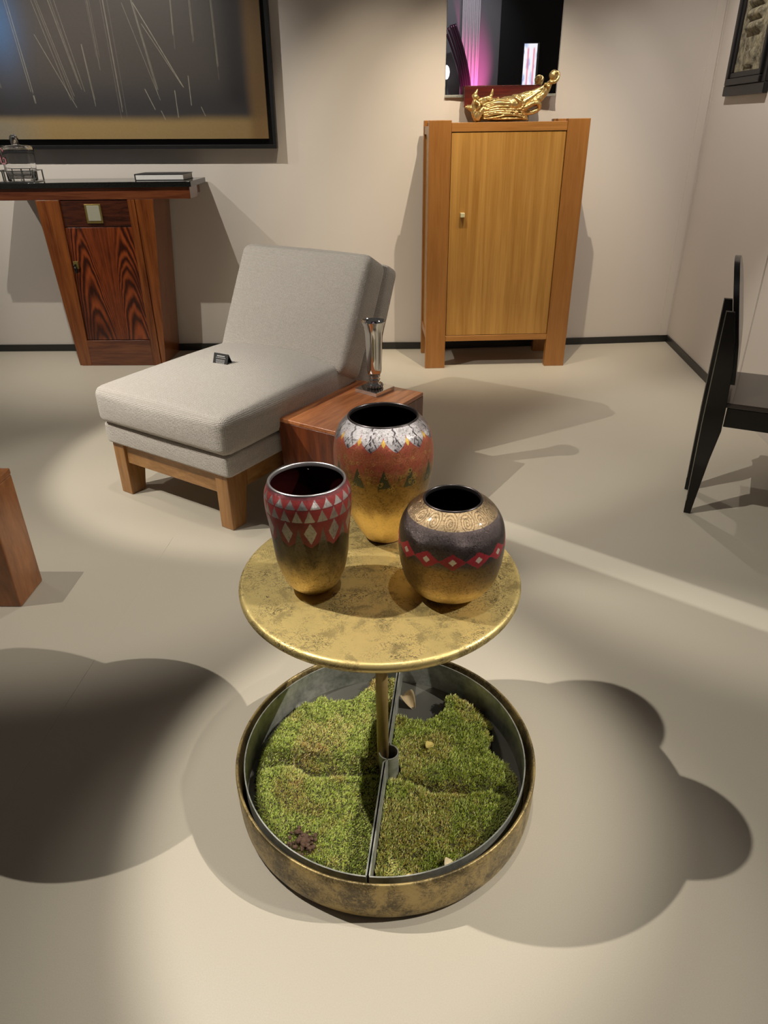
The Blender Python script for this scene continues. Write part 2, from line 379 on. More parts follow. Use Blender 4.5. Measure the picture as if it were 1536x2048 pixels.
# two half-round zinc trays with moss, either side of a divider
DA = math.atan2(.68, .068)           # direction of the divider on the floor
TRAYC = Vector((TX, TY, 0))
def tray(side, label, seed):
    t = thing('moss_tray', label, 'planter tray', (TX+.004, TY+.002, 0), DA - PI/2, 'half-round zinc moss trays in the bowl')
    s = side; RL = .3475; zb = .026; zt_ = .1235; g = .0035
    # closed plan outline of the tray in local x,y (divider along y)
    off = s*(g) + .006
    n = 72; a0 = math.acos(0) ; pts = []
    for i in range(n+1):
        a = -PI/2 + PI*i/n; pts.append((s*RL*math.cos(a) + (off if abs(math.cos(a)) < .03 else 0), RL*math.sin(a)))
    rr = .0235; hook = []
    cxh = .012
    m = 18
    for i in range(m+1):
        a = PI/2 - PI*i/m
        hook.append((cxh + s*rr*math.cos(a) , -.012 + rr*math.sin(a)))
    wall = [(off, RL-.002)] + [(off, .03)] + hook + [(off, -.045)] + [(off, -RL+.002)]
    def strip(name, line, mat, closed=False, th=.003):
        bm = bmesh.new(); P = [Vector((x, y, 0)) for x, y in line]; N = []
        for i, p in enumerate(P):
            tdir = (P[min(i+1, len(P)-1)] - P[max(i-1, 0)]).normalized(); N.append(Vector((-tdir.y, tdir.x, 0)))
        rings = [[bm.verts.new((p+nn*th/2*sg) + Vector((0, 0, z))) for sg, z in ((-1, zb), (1, zb), (1, zt_), (-1, zt_))] for p, nn in zip(P, N)]
        for A, B in zip(rings, rings[1:]):
            for k in range(4): bm.faces.new((A[k], A[(k+1) % 4], B[(k+1) % 4], B[k]))
        bm.faces.new(rings[0]); bm.faces.new(rings[-1][::-1])
        o = finish(bm, name, mat, t); 
        return o
    strip('curved_wall', pts, M_zinc)
    strip('divider_wall', wall, M_zinc)
    bm = bmesh.new(); prism(bm, pts, zb, zb+.003, 'z'); finish(bm, 'tray_floor', M_zincd, t)
    # moss cushion
    r = np.random.default_rng(seed)
    def height(x, y):
        R0 = np.hypot(x, y)
        h = .022 + .026*vnoise(x*11+20, y*11+20, seed, 3) + .010*vnoise(x*60+20, y*60+20, seed+5, 2)
        edge = sm(.345, .315 - .02*vnoise(x*9+9, y*9+9, seed+2, 2), R0)
        split = np.abs(y + (.03 if s < 0 else .05) + .04*(vnoise(x*7+30, y*0+3, seed+3, 2)-.5)*2 + (.1*x*s))
        h = h - .02*np.exp(-(split/.012)**2)
        return h*edge + (1-edge)*.005
    def covered(x, y):
        c = np.hypot(x, y) < .338 - .02*vnoise(x*12+4, y*12+8, seed+1, 2)
        d = s*(x-off) > .004
        c &= d & (np.hypot(x-cxh, y+.012) > .03)
        if s > 0: c &= (np.hypot(x-.06, (y-.30)*.8) > .085 + .05*vnoise(x*25+9, y*25+9, seed+6, 3)); c &= (np.hypot(x-.36, (y-.13)*.7) > .07 + .05*vnoise(x*25+9, y*25+9, seed+7, 3))
        else: c &= (np.hypot(x+.20, (y-.33)*1.0) > .10 + .06*vnoise(x*25+9, y*25+9, seed+8, 3)) 
        return c
    # base mound
    nx = 90; X, Y = np.meshgrid(np.linspace(-.345, .345, nx), np.linspace(-.345, .345, nx), indexing='ij')
    H = height(X, Y); C = covered(X, Y)
    Z = zb+.003 + np.where(C, H, 0.0) - .004
    F = grid_faces(nx, nx); ok = C.ravel()[F].any(1) & ((s*(X.ravel()-off) > -.003)[F].all(1)) & ((np.hypot(X, Y).ravel() < .346)[F].all(1))
    V = np.c_[X.ravel(), Y.ravel(), np.where(C, Z, zb+.0035).ravel()]
    use = np.unique(F[ok]); mp = -np.ones(len(V), int); mp[use] = np.arange(len(use))
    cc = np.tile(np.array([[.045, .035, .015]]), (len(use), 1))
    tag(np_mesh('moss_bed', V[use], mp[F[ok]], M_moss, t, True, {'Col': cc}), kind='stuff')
    # blades
    N = 120000
    a = r.random(N)*2*PI; q = np.sqrt(r.random(N))*.338; x = q*np.cos(a); y = q*np.sin(a)
    k = covered(x, y); x = x[k]; y = y[k]; z = zb - .002 + height(x, y); n = len(x)
    hgt = r.uniform(.003, .0085, n); wd = r.uniform(.0006, .0011, n)
    ta = r.random(n)*2*PI; tl = r.uniform(.2, 1.2, n)
    tip = np.c_[x+np.cos(ta)*hgt*tl, y+np.sin(ta)*hgt*tl, z+hgt]
    pa = ta + PI/2 + r.normal(0, .5, n); dx = np.cos(pa)*wd; dy = np.sin(pa)*wd
    A = np.c_[x-dx, y-dy, z-.003]; B = np.c_[x+dx, y+dy, z-.003]; Mid = np.c_[x+np.cos(ta)*hgt*tl*.35+dx*.8, y+np.sin(ta)*hgt*tl*.35+dy*.8, z+hgt*.6]
    V = np.stack([A, B, Mid, tip], 1).reshape(-1, 3); i4 = np.arange(n)*4
    F = np.c_[i4, i4+1, i4+2, i4+3]
    g1 = vnoise(x*14+50, y*14+50, seed+11, 3); g2 = r.random(n)
    col = np.tile(L(srgb(172, 184, 96)), (n, 1)); col = blend(col, L(srgb(214, 220, 140)), sm(.3, .9, g2)*.8)
    col = blend(col, L(srgb(128, 146, 76)), (r.random(n) < .25)*.8)
    br = sm(.52, .66, g1 + (.06 if s > 0 else 0)); col = blend(col, L(srgb(218, 192, 136)), ((r.random(n) < .35+.3*br))*.9*np.clip(br+.25, 0, 1))
    rd = sm(.62, .72, vnoise(x*10+70, y*10+70, seed+13, 3)); col = blend(col, L(srgb(170, 120, 92)), rd*.5*(r.random(n) < .6))
    col *= r.uniform(1.1, 2.1, (n, 1)); col = np.clip(col*np.array([.98, 1.02, .95]), 0, .95)
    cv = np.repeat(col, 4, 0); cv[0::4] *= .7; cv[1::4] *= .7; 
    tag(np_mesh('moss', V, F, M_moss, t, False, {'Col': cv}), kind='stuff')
    return t
tray(-1, 'left half-round zinc tray of bright green moss beside the table pole', 3)
tray(1, 'right half-round zinc tray of browner moss with a bare corner at the back', 9)

def dried_leaf(label, loc, size, rz, curl=.4, mat=M_leaf):
    nu, nv = 14, 9; V = []
    for i in range(nu):
        for j in range(nv):
            u = i/(nu-1); v = j/(nv-1)*2-1
            wd = math.sin(PI*u)**.7*(1-.3*u)*.42
            V.append(((u-.5)*size, v*wd*size, (curl*v*v*wd*1.6 + .25*curl*math.sin(u*5))*size + .02*size*math.sin(9*u+4*v)))
    V = np.array(V); F = grid_faces(nu, nv)
    me = np_mesh('dried_leaf', V, F, mat, None); me.location = loc; me.rotation_euler = (.15, .1, rz)
    m = me.modifiers.new('s', 'SOLIDIFY'); m.thickness = .0008
    tag(me, label, 'leaf'); return me
dried_leaf('curled tan dead leaf on the bare zinc corner behind the moss', (.022, 1.517, .038), .055, -.9, .7)
dried_leaf('pale folded dead leaf on the moss near the front rim of the bowl', (.106, .985, .072), .032, .9, .55, plain('pale_dead_leaf', srgb(206, 190, 154), .8))
dried_leaf('small yellow narrow leaf lying on the moss right of the pole', (.075, 1.318, .078), .03, .9, .3, plain('yellow_leaf', srgb(196, 176, 98), .8))
dried_leaf('slim straw-coloured leaf blade on moss by front of divider', (.02, .95, .070), .035, 1.5, .3, plain('straw_leaf', srgb(208, 186, 124), .8))
bm = bmesh.new(); rs_ = random.Random(4)
for k in range(75):
    a = rs_.uniform(0, 2*PI); q = rs_.uniform(0, 1)**.7*.034; r_ = rs_.uniform(.0025, .0075)*(1.2-q/.06)
    ellipsoid(bm, (q*math.cos(a), q*1.2*math.sin(a), rs_.uniform(-.003, .007)), (r_, r_*rs_.uniform(.7, 1.3), r_*.8), seg=10)
for v in bm.verts: v.co += Vector((rs_.uniform(-1, 1), rs_.uniform(-1, 1), rs_.uniform(-1, 1)))*.0011
tag(finish(bm, 'soil_clump', M_soil, smooth=True, loc=(-.226, 1.035, .070)), 'dark brown clod of earth on the left moss near the front rim', 'soil')
bm = bmesh.new(); tube(bm, [(0, 0, 0), (.004, .012, .008), (.001, .03, .01), (.006, .05, .006)], .0008, 6)
tag(finish(bm, 'twig', M_leaf, smooth=True, loc=(-.275, 1.24, .062)), 'thin bent twig on the left moss near the tray wall', 'twig')

# ------------------------------------------------------------------ vases
kf = np.array([0, .06, .16, .32, .5, .66, .8, .92, 1.0])
def spline(zs, rs, t):
    m = np.gradient(rs, zs); i = np.clip(np.searchsorted(zs, t, side='right')-1, 0, len(zs)-2)
    h = zs[i+1]-zs[i]; s = (t-zs[i])/h
    return (2*s**3-3*s**2+1)*rs[i]+(s**3-2*s**2+s)*h*m[i]+(-2*s**3+3*s**2)*rs[i+1]+(s**3-s**2)*h*m[i+1]
def vase(label, c, h, radii, pattern, rimmat, rimw, inmat, face):
    t = thing('vase', label, 'vase', (c[0], c[1], .655), 0, 'leafed vases on the brass table')
    radii = np.array(radii)
    nu, nv = 620, 250
    zz = np.linspace(0, 1, nv); rr = spline(kf, radii, zz)
    A = np.arange(nu)/nu*2*PI
    Ag, Zg = np.meshgrid(A, zz, indexing='ij'); Rg = np.tile(rr, (nu, 1))
    V = np.stack([Rg*np.cos(Ag), Rg*np.sin(Ag), Zg*h], -1).reshape(-1, 3)
    ang = (Ag - face + PI) % (2*PI) - PI                      # 0 = towards the viewer
    C, S = pattern(ang, Zg, Rg, h)
    np_mesh('vase_body', V, grid_faces(nu, nv, True), M_vase, t, True, {'Col': C.reshape(-1, 3), 'Surf': S.reshape(-1, 3)})
    lathe('foot', [(0, 0.0005), (radii[0]*.97, .0005), (radii[0]*1.02, .004), (radii[0]*1.0, .006)], M_rimdark, t, 64)
    rt = rr[-1]; w = rimw
    lathe('rim', [(rt-.0002, h-.003), (rt+.0006, h), (rt-w*.3, h+.0022), (rt-w*.7, h+.0022), (rt-w, h), (rt-w-.0003, h-.006)], rimmat, t, 128)
    pin = [(rt-w-.0003, h-.005)] + [(float(spline(kf, radii, np.array([q]))[0])-w*1.3, q*h) for q in np.linspace(.95, .06, 24)] + [(0, .05*h)]
    lathe('inner_lining', pin, inmat, t, 128)
    return t
RED = L(srgb(140, 46, 44)); SIL = L(srgb(176, 172, 168)); GOLD = L(srgb(212, 182, 122)); GUN = L(srgb(100, 90, 90)); DK = L(srgb(52, 42, 30))
def tri(u, apex, base, z, n, phase, width=1.0):
    """upright triangles: mask where |u| below the linear edge"""
    p = ((u/(2*PI)*n + phase) % 1) - .5
    h = (apex-z)/(apex-base)
    return ((z <= apex) & (z >= base) & (np.abs(p) < .5*width*h)), p
def pat_left(a, z, r, h):
    C = np.zeros(a.shape+(3,)) + DK; wn = .006*(vnoise(a*9+30, z*30+9, 2, 3)-.5); z = z + wn; a = a + .02*(vnoise(a*7+10, z*20+3, 6, 3)-.5)
    met = np.full(a.shape, .98); ro = np.full(a.shape, .33); sp = np.full(a.shape, .6)
    low = sm(.52, .08, z + .10*(vnoise(a*4+20, z*7+5, 3, 4)-.5)*2)
    C = blend(C, L(srgb(96, 84, 66)), sm(.62, .5, z)*.6); C = blend(C, GOLD, low*.95)
    redz = z > .64 - .0*a
    n = 22
    R_ = L(srgb(138, 42, 42)); top = sm(.955, .985, z)
    m = z > .565 + .07*np.abs((((a/(2*PI)*11+.5) % 1) - .5))*2
    C[m] = R_*.75; met[m] = .45; ro[m] = .38; sp[m] = .45
    # large dark triangles between the diamonds
    q = ((a/(2*PI)*11 + .5) % 1) - .5
    dk = (np.abs(q) > .5 - .5*np.clip((.745-z)/(.745-.50), 0, 1)*.62) & (z < .745)
    fd = (dk*sm(.42, .60, z)); C = blend(C, L(srgb(92, 84, 74)), fd); sp = np.where(dk, .7, sp)
    mid, hi, lo = .700, .796, .60
    dm = np.where(z > mid, np.abs(q) < .26*(hi-z)/(hi-mid), np.abs(q) < .26*(z-lo)/(mid-lo)) & (z < hi) & (z > lo)
    C[dm] = SIL*.85; met[dm] = .9; sp[dm] = .5; ro[dm] = .34
    bd = z > hi-.002
    C[bd] = R_; met[bd] = .35; sp[bd] = .25
    t1, _ = tri(a, .975, .905, z, n, 0.0, .86); t2, _ = tri(a, .898, .802, z, n, .5, .86)
    for tt in (t1, t2): C[tt] = SIL; met[tt] = .95; sp[tt] = .3; ro[tt] = .3
    lip = z > .975
    C[lip] = L(srgb(120, 62, 66)); met[lip] = .6; ro[lip] = .3
    ln = (np.abs(z-.901) < .003) | (np.abs(z-.799) < .003)
    C[ln] = L(srgb(90, 24, 24)); 
    return C, np.stack([met, ro, sp], -1)
def spirals(a, z, r, h, n, zc, rad, turns, phase=0, lw=.16):
    w = 2*PI/n; p = ((a/w + phase + .5) % 1 - .5)*w
    x = p*r; y = (z-zc)*h; d = np.hypot(x, y); th = np.arctan2(y, x)
    s = (d/rad*turns - th/(2*PI)) % 1
    return (np.minimum(s, 1-s) < lw) & (d < rad)
def pat_back(a, z, r, h):
    C = np.zeros(a.shape+(3,)) + GOLD
    met = np.full(a.shape, 1.0); ro = np.full(a.shape, .31); sp = np.full(a.shape, .25)
    nz = vnoise(a*6+10, z*9+4, 4, 4)
    dark = sm(.28, .45, z+.10*(nz-.5)) * sm(.78, .62, z)
    C = blend(C, L(srgb(120, 88, 36)), dark*.75); sp = sp + .55*dark
    R_ = L(srgb(152, 54, 42))
    red = .9*sm(.58, .74, z + .10*(vnoise(a*8+3, z*14+9, 8, 4)-.5))
    C = blend(C, R_, red); met = met - .5*red; sp = sp*(1-red*.6)+.35*red; ro = ro + .06*red
    n = 12
    q = ((a/(2*PI)*n + .5) % 1) - .5
    dt = (np.abs(q) < .24*np.clip((.735-z)/(.13), 0, 1)) & (z < .735) & (z > .60 - .04*nz)
    C[dt] = L(srgb(66, 70, 44)); met[dt] = .6; sp[dt] = .8
    # little gold ringlets
    rs = np.random.default_rng(5)
    for k in range(150):
        za = rs.uniform(.55, .80); aa = rs.uniform(-PI, PI); rad = rs.uniform(.0022, .0045)
        da = (a-aa+PI) % (2*PI) - PI; sel = np.abs(da) < .08
        d = np.hypot(da*r, (z-za)*h); m = sel & (np.abs(d-rad) < .0007)
        C[m] = L(srgb(180, 152, 84)); met[m] = .9
    sp1 = spirals(a, z, r, h, 16, .835-.012, .0155, 3.0, .3, .13) | spirals(a, z, r, h, 16, .77, .012, 2.4, .8, .13)
    C[sp1] = L(srgb(164, 116, 64)); met[sp1] = .85
    # silver petals hanging from the rim
    q2 = ((a/(2*PI)*n) % 1) - .5
    zc, ztip = .962, .852
    s_ = np.clip((zc-z)/(zc-ztip), 0, 1)
    pet = ((z > zc) | (np.abs(q2) < .5*np.clip(1-s_**1.9, 0, 1))) & (z > ztip)
    edge = ((z > zc) | (np.abs(q2) < .5*np.clip(1-s_**1.9, 0, 1)+.03)) & (z > ztip-.008)
    C[edge] = L(srgb(150, 44, 44)); met[edge] = .5
    C[pet] = L(srgb(170, 166, 168)); met[pet] = 1.0; ro[pet] = .3; sp[pet] = 1.0
    vein = pet & ((np.abs(q2 + .05*np.sin(z*160)) < .045) | (np.abs(np.abs(q2) - .9*np.clip(.985-z, 0, 1)*4 + .12) < .025)) & (vnoise(a*40, z*60+3, 12, 2) > .42)
    C[vein] = L(srgb(66, 62, 66)); met[vein] = .7
    dq = (np.abs(q)*.9 + np.abs(z-.915)*3.2 < .085)
    C[dq] = L(srgb(196, 160, 74)); met[dq] = .8
    bt = z < .02; C[bt] = L(srgb(110, 66, 54))
    return C, np.stack([met, ro, np.clip(sp, 0, 1)], -1)
def pat_round(a, z, r, h):
    C = np.zeros(a.shape+(3,)) + GUN
    met = np.full(a.shape, .98); ro = np.full(a.shape, .31); sp = np.full(a.shape, .7)
    nz = vnoise(a*5+10, z*8+4, 14, 4)
    lowf = sm(.60, .50, z); C = blend(C, L(srgb(140, 112, 72)), lowf); 
    gold = sm(.36, .12, z+.08*(nz-.5)); C = blend(C, GOLD, gold*.95); sp -= .3*gold
    band = z > .885
    C[band] = L(srgb(168, 146, 114)); sp[band] = .75; ro[band] = .28
    s_ = spirals(a, z, r*1.0, h, 15, .935, .0155, 3.4, .1, .15)
    C[s_ & band] = L(srgb(122, 100, 72))
    n = 13; q = ((a/(2*PI)*n + .42) % 1) - .5; zc = .625
    d = np.abs(q)/.52 + np.abs(z-zc)/.085
    rd = d + .22*(vnoise(a*20+9, z*40+9, 17, 3)-.5) < 1.0
    C[rd] = L(srgb(156, 34, 46)); met[rd] = .35; sp[rd] = .35
    sq = (np.abs(q)/.15 + np.abs(z-zc)/.034) < 1
    C[sq] = L(srgb(214, 206, 188)); met[sq] = .7; sp[sq] = .1; ro[sq] = .3
    return C, np.stack([met, ro, np.clip(sp, 0, 1)], -1)
def facing(c): return math.atan2(-c[1], -c[0])
c = (-.1796, 1.2085)
vase('tumbler-shaped vase with silver rim and rows of silver triangles on red', c, .2499, [.031, .0475, .0614, .0721, .0763, .0804, .0841, .083, .075], pat_left, M_rimsilver, .0045, plain('oxblood_glaze', srgb(34, 8, 8), .1), facing(c))
c = (-.0376, 1.4205)
vase('tallest vase, at the back, silver petals over a red band and gold base', c, .297, [.043, .0541, .0699, .0894, .1038, .1102, .1078, .0974, .0765], pat_back, M_rimdark, .004, M_vasein, facing(c))
c = (.1003, 1.1994)
vase('squat round vase with a zigzag row of red diamonds and spiral collar', c, .2122, [.045, .0685, .0874, .0992, .1047, .1045, .0973, .080, .0571], pat_round, M_rimdark, .004, M_vasein, facing(c))

# ------------------------------------------------------------------ lounge chair
CA = -math.radians(31.6)
CH = thing('lounge_chair', 'armless lounge chair in oatmeal woven fabric on short fruitwood legs', 'chair', (-1.304, 2.921, 0), CA)
def leg(x0, x1, yf, yb, taper):
    # vertical at the outer end, tapering on the side facing the middle of the chair
    hexa('leg', [(x0, yf, 0), (x1, yf, 0), (x1, yb-taper if yb > yf and yf < .5 else yb, 0), (x0, yb-taper if yf < .5 else yb, 0),
                 (x0, yf, .26), (x1, yf, .26), (x1, yb, .26), (x0, yb, .26)], M_cherry_v, CH, .004)
leg(0, .07, 0, .125, .045); leg(.635, .705, 0, .125, .045)
for x0 in (0, .635):
    hexa('leg', [(x0, .80, 0), (x0+.07, .80, 0), (x0+.07, .88, 0), (x0, .88, 0), (x0, .755, .26), (x0+.07, .755, .26), (x0+.07, .88, .26), (x0, .88, .26)], M_cherry_v, CH, .004)
box('apron', .07, .635, .012, .036, .158, .258, M_cherry, CH, .003)
box('apron', .07, .635, .844, .868, .158, .258, M_cherry, CH, .003)
M_cherry_y = wood('oiled_fruitwood_side', srgb(142, 98, 52), srgb(194, 146, 90), (1, .3, 1), 22, .38, .15)
box('apron', .014, .038, .125, .756, .158, .258, M_cherry_y, CH, .003)
box('apron', .667, .691, .125, .756, .158, .258, M_cherry_y, CH, .003)
def cushion(name, W, D, H, r, crown, parent, loc, rot=(0, 0, 0), mat=M_fabric, n=26, bulge=.01, pipe=True, sag=None):
    bm = bmesh.new(); bmesh.ops.create_cube(bm, size=2)
    bmesh.ops.subdivide_edges(bm, edges=bm.edges, cuts=n, use_grid_fill=True)
    for v in bm.verts:
        x, y, z = v.co
        # concentrate rings toward the edges, then round the box
        f = lambda t: math.copysign(1-(1-abs(t))**1.25, t) if abs(t) < 1 else t
        p = Vector((f(x)*W/2, f(y)*D/2, z*H/2))
        q = Vector((max(-W/2+r, min(W/2-r, p.x)), max(-D/2+r, min(D/2-r, p.y)), max(-H/2+r*.8, min(H/2-r*.8, p.z))))
        d = p-q
        if d.length > 1e-6: p = q + d.normalized()*min(d.length, r)
        cx_ = max(0, 1-(2*p.x/W)**2); cy_ = max(0, 1-(2*p.y/D)**2)
        k = (cx_**.7)*(cy_**.7)
        if sag: k *= sag(p.y/D+.5)
        p.z += crown*k*(1 if z > 0 else .12)*abs(z)
        p.x += bulge*math.copysign(1, p.x)*abs(2*p.x/W)**4*(1-(z)**2)*cy_
        p.y += bulge*math.copysign(1, p.y)*abs(2*p.y/D)**4*(1-(z)**2)*cx_
        v.co = p
    o = finish(bm, name, mat, parent, smooth=True, loc=loc, rot=rot)
    if pipe:
        bm = bmesh.new(); rr = r*1.0
        for zz in (H/2-r*.33,):
            pts = []
            for cx_, cy_, a0 in ((1, 1, 0), (-1, 1, PI/2), (-1, -1, PI), (1, -1, 3*PI/2)):
                for k in range(9):
                    a = a0+PI/2*k/8; e = r*.24
                    pts.append((cx_*(W/2-r)+(r-e)*math.cos(a), cy_*(D/2-r)+(r-e)*math.sin(a), zz))
            # densify straight runs so that the piping follows the crown
            out = []
            for a, b in zip(pts, pts[1:]+pts[:1]):
                m = max(1, int((Vector(b)-Vector(a)).length/.03))
                for i in range(m): out.append(Vector(a).lerp(Vector(b), i/m))
            out.append(out[0].copy())
            for q in out:
                cx_ = max(0, 1-(2*q.x/W)**2); cy_ = max(0, 1-(2*q.y/D)**2); k = (cx_**.7)*(cy_**.7)
                if sag: k *= sag(q.y/D+.5)
                q.z += crown*k; 
            tube(bm, out, .0028, 6)
        finish(bm, 'piping', mat, o, smooth=True)
    return o
cushion('seat_base', .752, .93, .095, .018, .0, CH, (.362, .448, .303), pipe=False, bulge=.004)
cushion('seat_cushion', .778, 1.0, .155, .042, .056, CH, (.366, .464, .434), sag=lambda t: .7+.6*t, bulge=.014)
TILT = math.radians(28)
# local y of a cushion laid flat becomes "up" after a turn of 90 deg - tilt about x
cushion('back_cushion', .775, .56, .155, .045, .03, CH, (.396, .905, .702), (math.radians(90)-TILT, 0, 0), pipe=True)
cushion('back_panel', .76, .60, .10, .03, .0, CH, (.410, 1.01, .630), (math.radians(90)-TILT+.03, 0, 0), pipe=False)

# label card on the seat
cardT = thing('label_card', 'small folded black label card lying on the lounge chair seat', 'sign', (-.800, 3.085, .553), CA+math.radians(4))
bm = bmesh.new(); prism(bm, [(-.022, 0), (-.020, 0), (.0, .048), (.020, .0), (.022, 0), (.001, .052), (-.001, .052)], -.041, .041, 'x')
cd_ = finish(bm, 'card', M_cardm, cardT)
def textobj(s, size, mat, parent, loc, rot, name='lettering', ext=.0002, align='CENTER', sx=1, space=1):
    cu = bpy.data.curves.new(name, 'FONT'); cu.body = s; cu.size = size; cu.extrude = ext; cu.align_x = align; cu.space_character = space
    o = bpy.data.objects.new(name, cu); COL.objects.link(o)
    dg = bpy.context.evaluated_depsgraph_get(); me = bpy.data.meshes.new_from_object(o.evaluated_get(dg))
    bpy.data.objects.remove(o); me.name = name; me.materials.clear(); me.materials.append(mat)
    o = link(bpy.data.objects.new(name, me), parent); o.location = loc; o.rotation_euler = rot; o.scale = (sx, 1, 1)
    return o
fa = math.atan2(.052, .021)
def cardpos(t, off=.0006): # t: 0 bottom .. 1 top along the front slope
    return (0, -.021+.020*t - off*math.sin(fa), 0.052*t + off*math.cos(fa))
# the print is too small to read in the photograph: rows of fine dashes
for t_, w_, h_ in ((.80, .044, .0042), (.66, .054, .0022), (.50, .050, .0016), (.42, .050, .0016), (.33, .050, .0016), (.25, .046, .0016), (.14, .034, .0018)):
    bm = bmesh.new(); x = -w_/2
    while x < w_/2:
        d = random.uniform(.002, .006); d = min(d, w_/2-x); bm_box(bm, x, x+d, -h_/2, h_/2, 0, .0002); x += d+.0012
    finish(bm, 'print_line', M_print, cardT, loc=cardpos(t_), rot=(fa, 0, 0))

# ------------------------------------------------------------------ box table beside the chair, silver vase
ua = Vector((math.cos(CA), math.sin(CA), 0)); va = Vector((-math.sin(CA), math.cos(CA), 0)); FL = Vector((-1.304, 2.921, 0))
def cw(a, b, z=0): return tuple(FL + ua*a + va*b + Vector((0, 0, z)))
ZB = .425
BX = thing('box_table', 'plain reddish wooden box table standing against the lounge chair', 'table', cw(.755, .28), CA)
bw, bd_ = .365, .585
hexa('box_body', [(.012, .012, .0), (bw-.004, .012, .0), (bw-.004, bd_-.004, .0), (.012, bd_-.004, .0), (0, 0, ZB-.018), (bw, 0, ZB-.018), (bw, bd_, ZB-.018), (0, bd_, ZB-.018)], M_boxside, BX, .002)
box('box_top', 0, bw, 0, bd_, ZB-.0175, ZB, M_boxwood, BX, .003)
SV = thing('silver_vase', 'tall slender polished silver vase on a square beaded foot', 'vase', (-.118, 3.090, ZB), math.radians(-38))
def sqp(s, z0, z1, nm): return box(nm, -s, s, -s, s, z0, z1, M_silver, SV, .002)
sqp(.064, 0, .020, 'square_foot')
for k in range(18):
    a = 2*PI*k/18; bm = bmesh.new(); ellipsoid(bm, (.034*math.cos(a), .034*math.sin(a), .029), (.0062, .0062, .009), seg=14)
    finish(bm, 'bead', M_silver, SV, smooth=True)
lathe('stem', [(0, .02), (.03, .02), (.033, .028), (.030, .038), (.022, .042), (.019, .046), (.024, .052), (.026, .058), (.020, .062), (.019, .066), (.026, .070), (.026, .074), (.018, .078)], M_silver, SV, 64)
nu = 192; prof = [(.016, .076), (.028, .080), (.033, .090), (.0355, .11), (.037, .16), (.0385, .22), (.041, .27), (.046, .30), (.053, .318), (.0532, .320), (.0515, .320), (.045, .301), (.039, .27), (.0365, .22), (.035, .16), (.033, .11), (.028, .095), (0, .09)]
bm = bmesh.new(); rings = []
for r, z in prof:
    fl_ = 1 if z < .30 else max(0, (.32-z)/.02)
    rings.append([bm.verts.new(((r - .0016*fl_*abs(math.sin(6*2*PI*i/nu/2*1.0)))*math.cos(2*PI*i/nu), (r - .0016*fl_*abs(math.sin(6*2*PI*i/nu/2)))*math.sin(2*PI*i/nu), z)) for i in range(nu)])
for A, B in zip(rings, rings[1:]):
    for i in range(nu): bm.faces.new((A[i], A[(i+1) % nu], B[(i+1) % nu], B[i]))
finish(bm, 'cup', M_silver, SV, smooth=True)

# ------------------------------------------------------------------ tall cabinet
CB = thing('cabinet', 'tall honey oak cabinet with one plain door between four thick posts', 'cabinet', (.170, 4.777, 0), math.radians(3.0))
W_ = .965; D_ = .42; pw = .135; PHt = 1.508
for x0, y0 in ((0, 0), (W_-pw, 0), (0, D_-.05), (W_-pw, D_-.05)):
    box('post', x0, x0+pw, y0, y0+.05, 0, PHt, M_oakf, CB, .003)
box('top_rail', pw, W_-pw, .006, .045, 1.445, 1.494, M_oakh, CB, .002)
box('bottom_rail', pw, W_-pw, .006, .045, .185, .222, M_oakh, CB, .002)
box('cabinet_top', .02, W_-.02, .045, D_-.005, 1.476, 1.494, M_oakf, CB, .001)
box('cabinet_floor', .02, W_-.02, .045, D_-.05, .19, .21, M_oakf, CB, .001)
box('back_panel', pw, W_-pw, D_-.03, D_-.015, .19, 1.476, M_oakf, CB, .001)
for x0 in (.014, W_-.034):
    box('side_panel', x0, x0+.02, .05, D_-.05, .24, 1.43, M_oak, CB, .001)
    box('side_rail', x0-.01, x0+.03, .05, D_-.05, 1.43, 1.476, M_oakf, CB, .001)
    box('side_rail', x0-.01, x0+.03, .05, D_-.05, .19, .24, M_oakf, CB, .001)
dr = box('door', pw+.003, W_-pw-.003, .010, .034, .225, 1.442, M_oak, CB, .0015)
kb = bmesh.new(); bm_box(kb, .205, .232, -.022, .011, .972, .998); k_ = finish(kb, 'knob', M_bone, dr, bevel=.003)
tag(k_, 'small square pale horn knob')

# ------------------------------------------------------------------ gilt sculpture on the cabinet
def SP(X, Y, y=0): return Vector((.396+(X-310)*.000483, 5.0+y, 1.4985+(1487-Y)*.000422))
bm = bmesh.new()
def chain(pts, rs, sub=5):
    P = [SP(*p) for p in pts]; out = []; ro = []
    for i in range(len(P)-1):
        p0 = P[max(i-1, 0)]; p1 = P[i]; p2 = P[i+1]; p3 = P[min(i+2, len(P)-1)]
        for k in range(sub):
            t_ = k/sub; out.append(.5*((2*p1)+(p2-p0)*t_+(2*p0-5*p1+4*p2-p3)*t_*t_+(-p0+3*p1-3*p2+p3)*t_**3)); ro.append(rs[i]*(1-t_)+rs[i+1]*t_)
    out.append(P[-1]); ro.append(rs[-1]); tube(bm, out, [r*.00045 for r in ro], 12)
    ellipsoid(bm, out[0], (ro[0]*.00045,)*3, seg=12); ellipsoid(bm, out[-1], (ro[-1]*.00045,)*3, seg=12)
def blob(X, Y, y, rx, ry, rz, rot=0):
    ellipsoid(bm, SP(X, Y, y), (rx*.00048, ry*.00045, rz*.00043), Matrix.Rotation(rot, 3, 'Y').to_euler().to_quaternion() if rot else None)
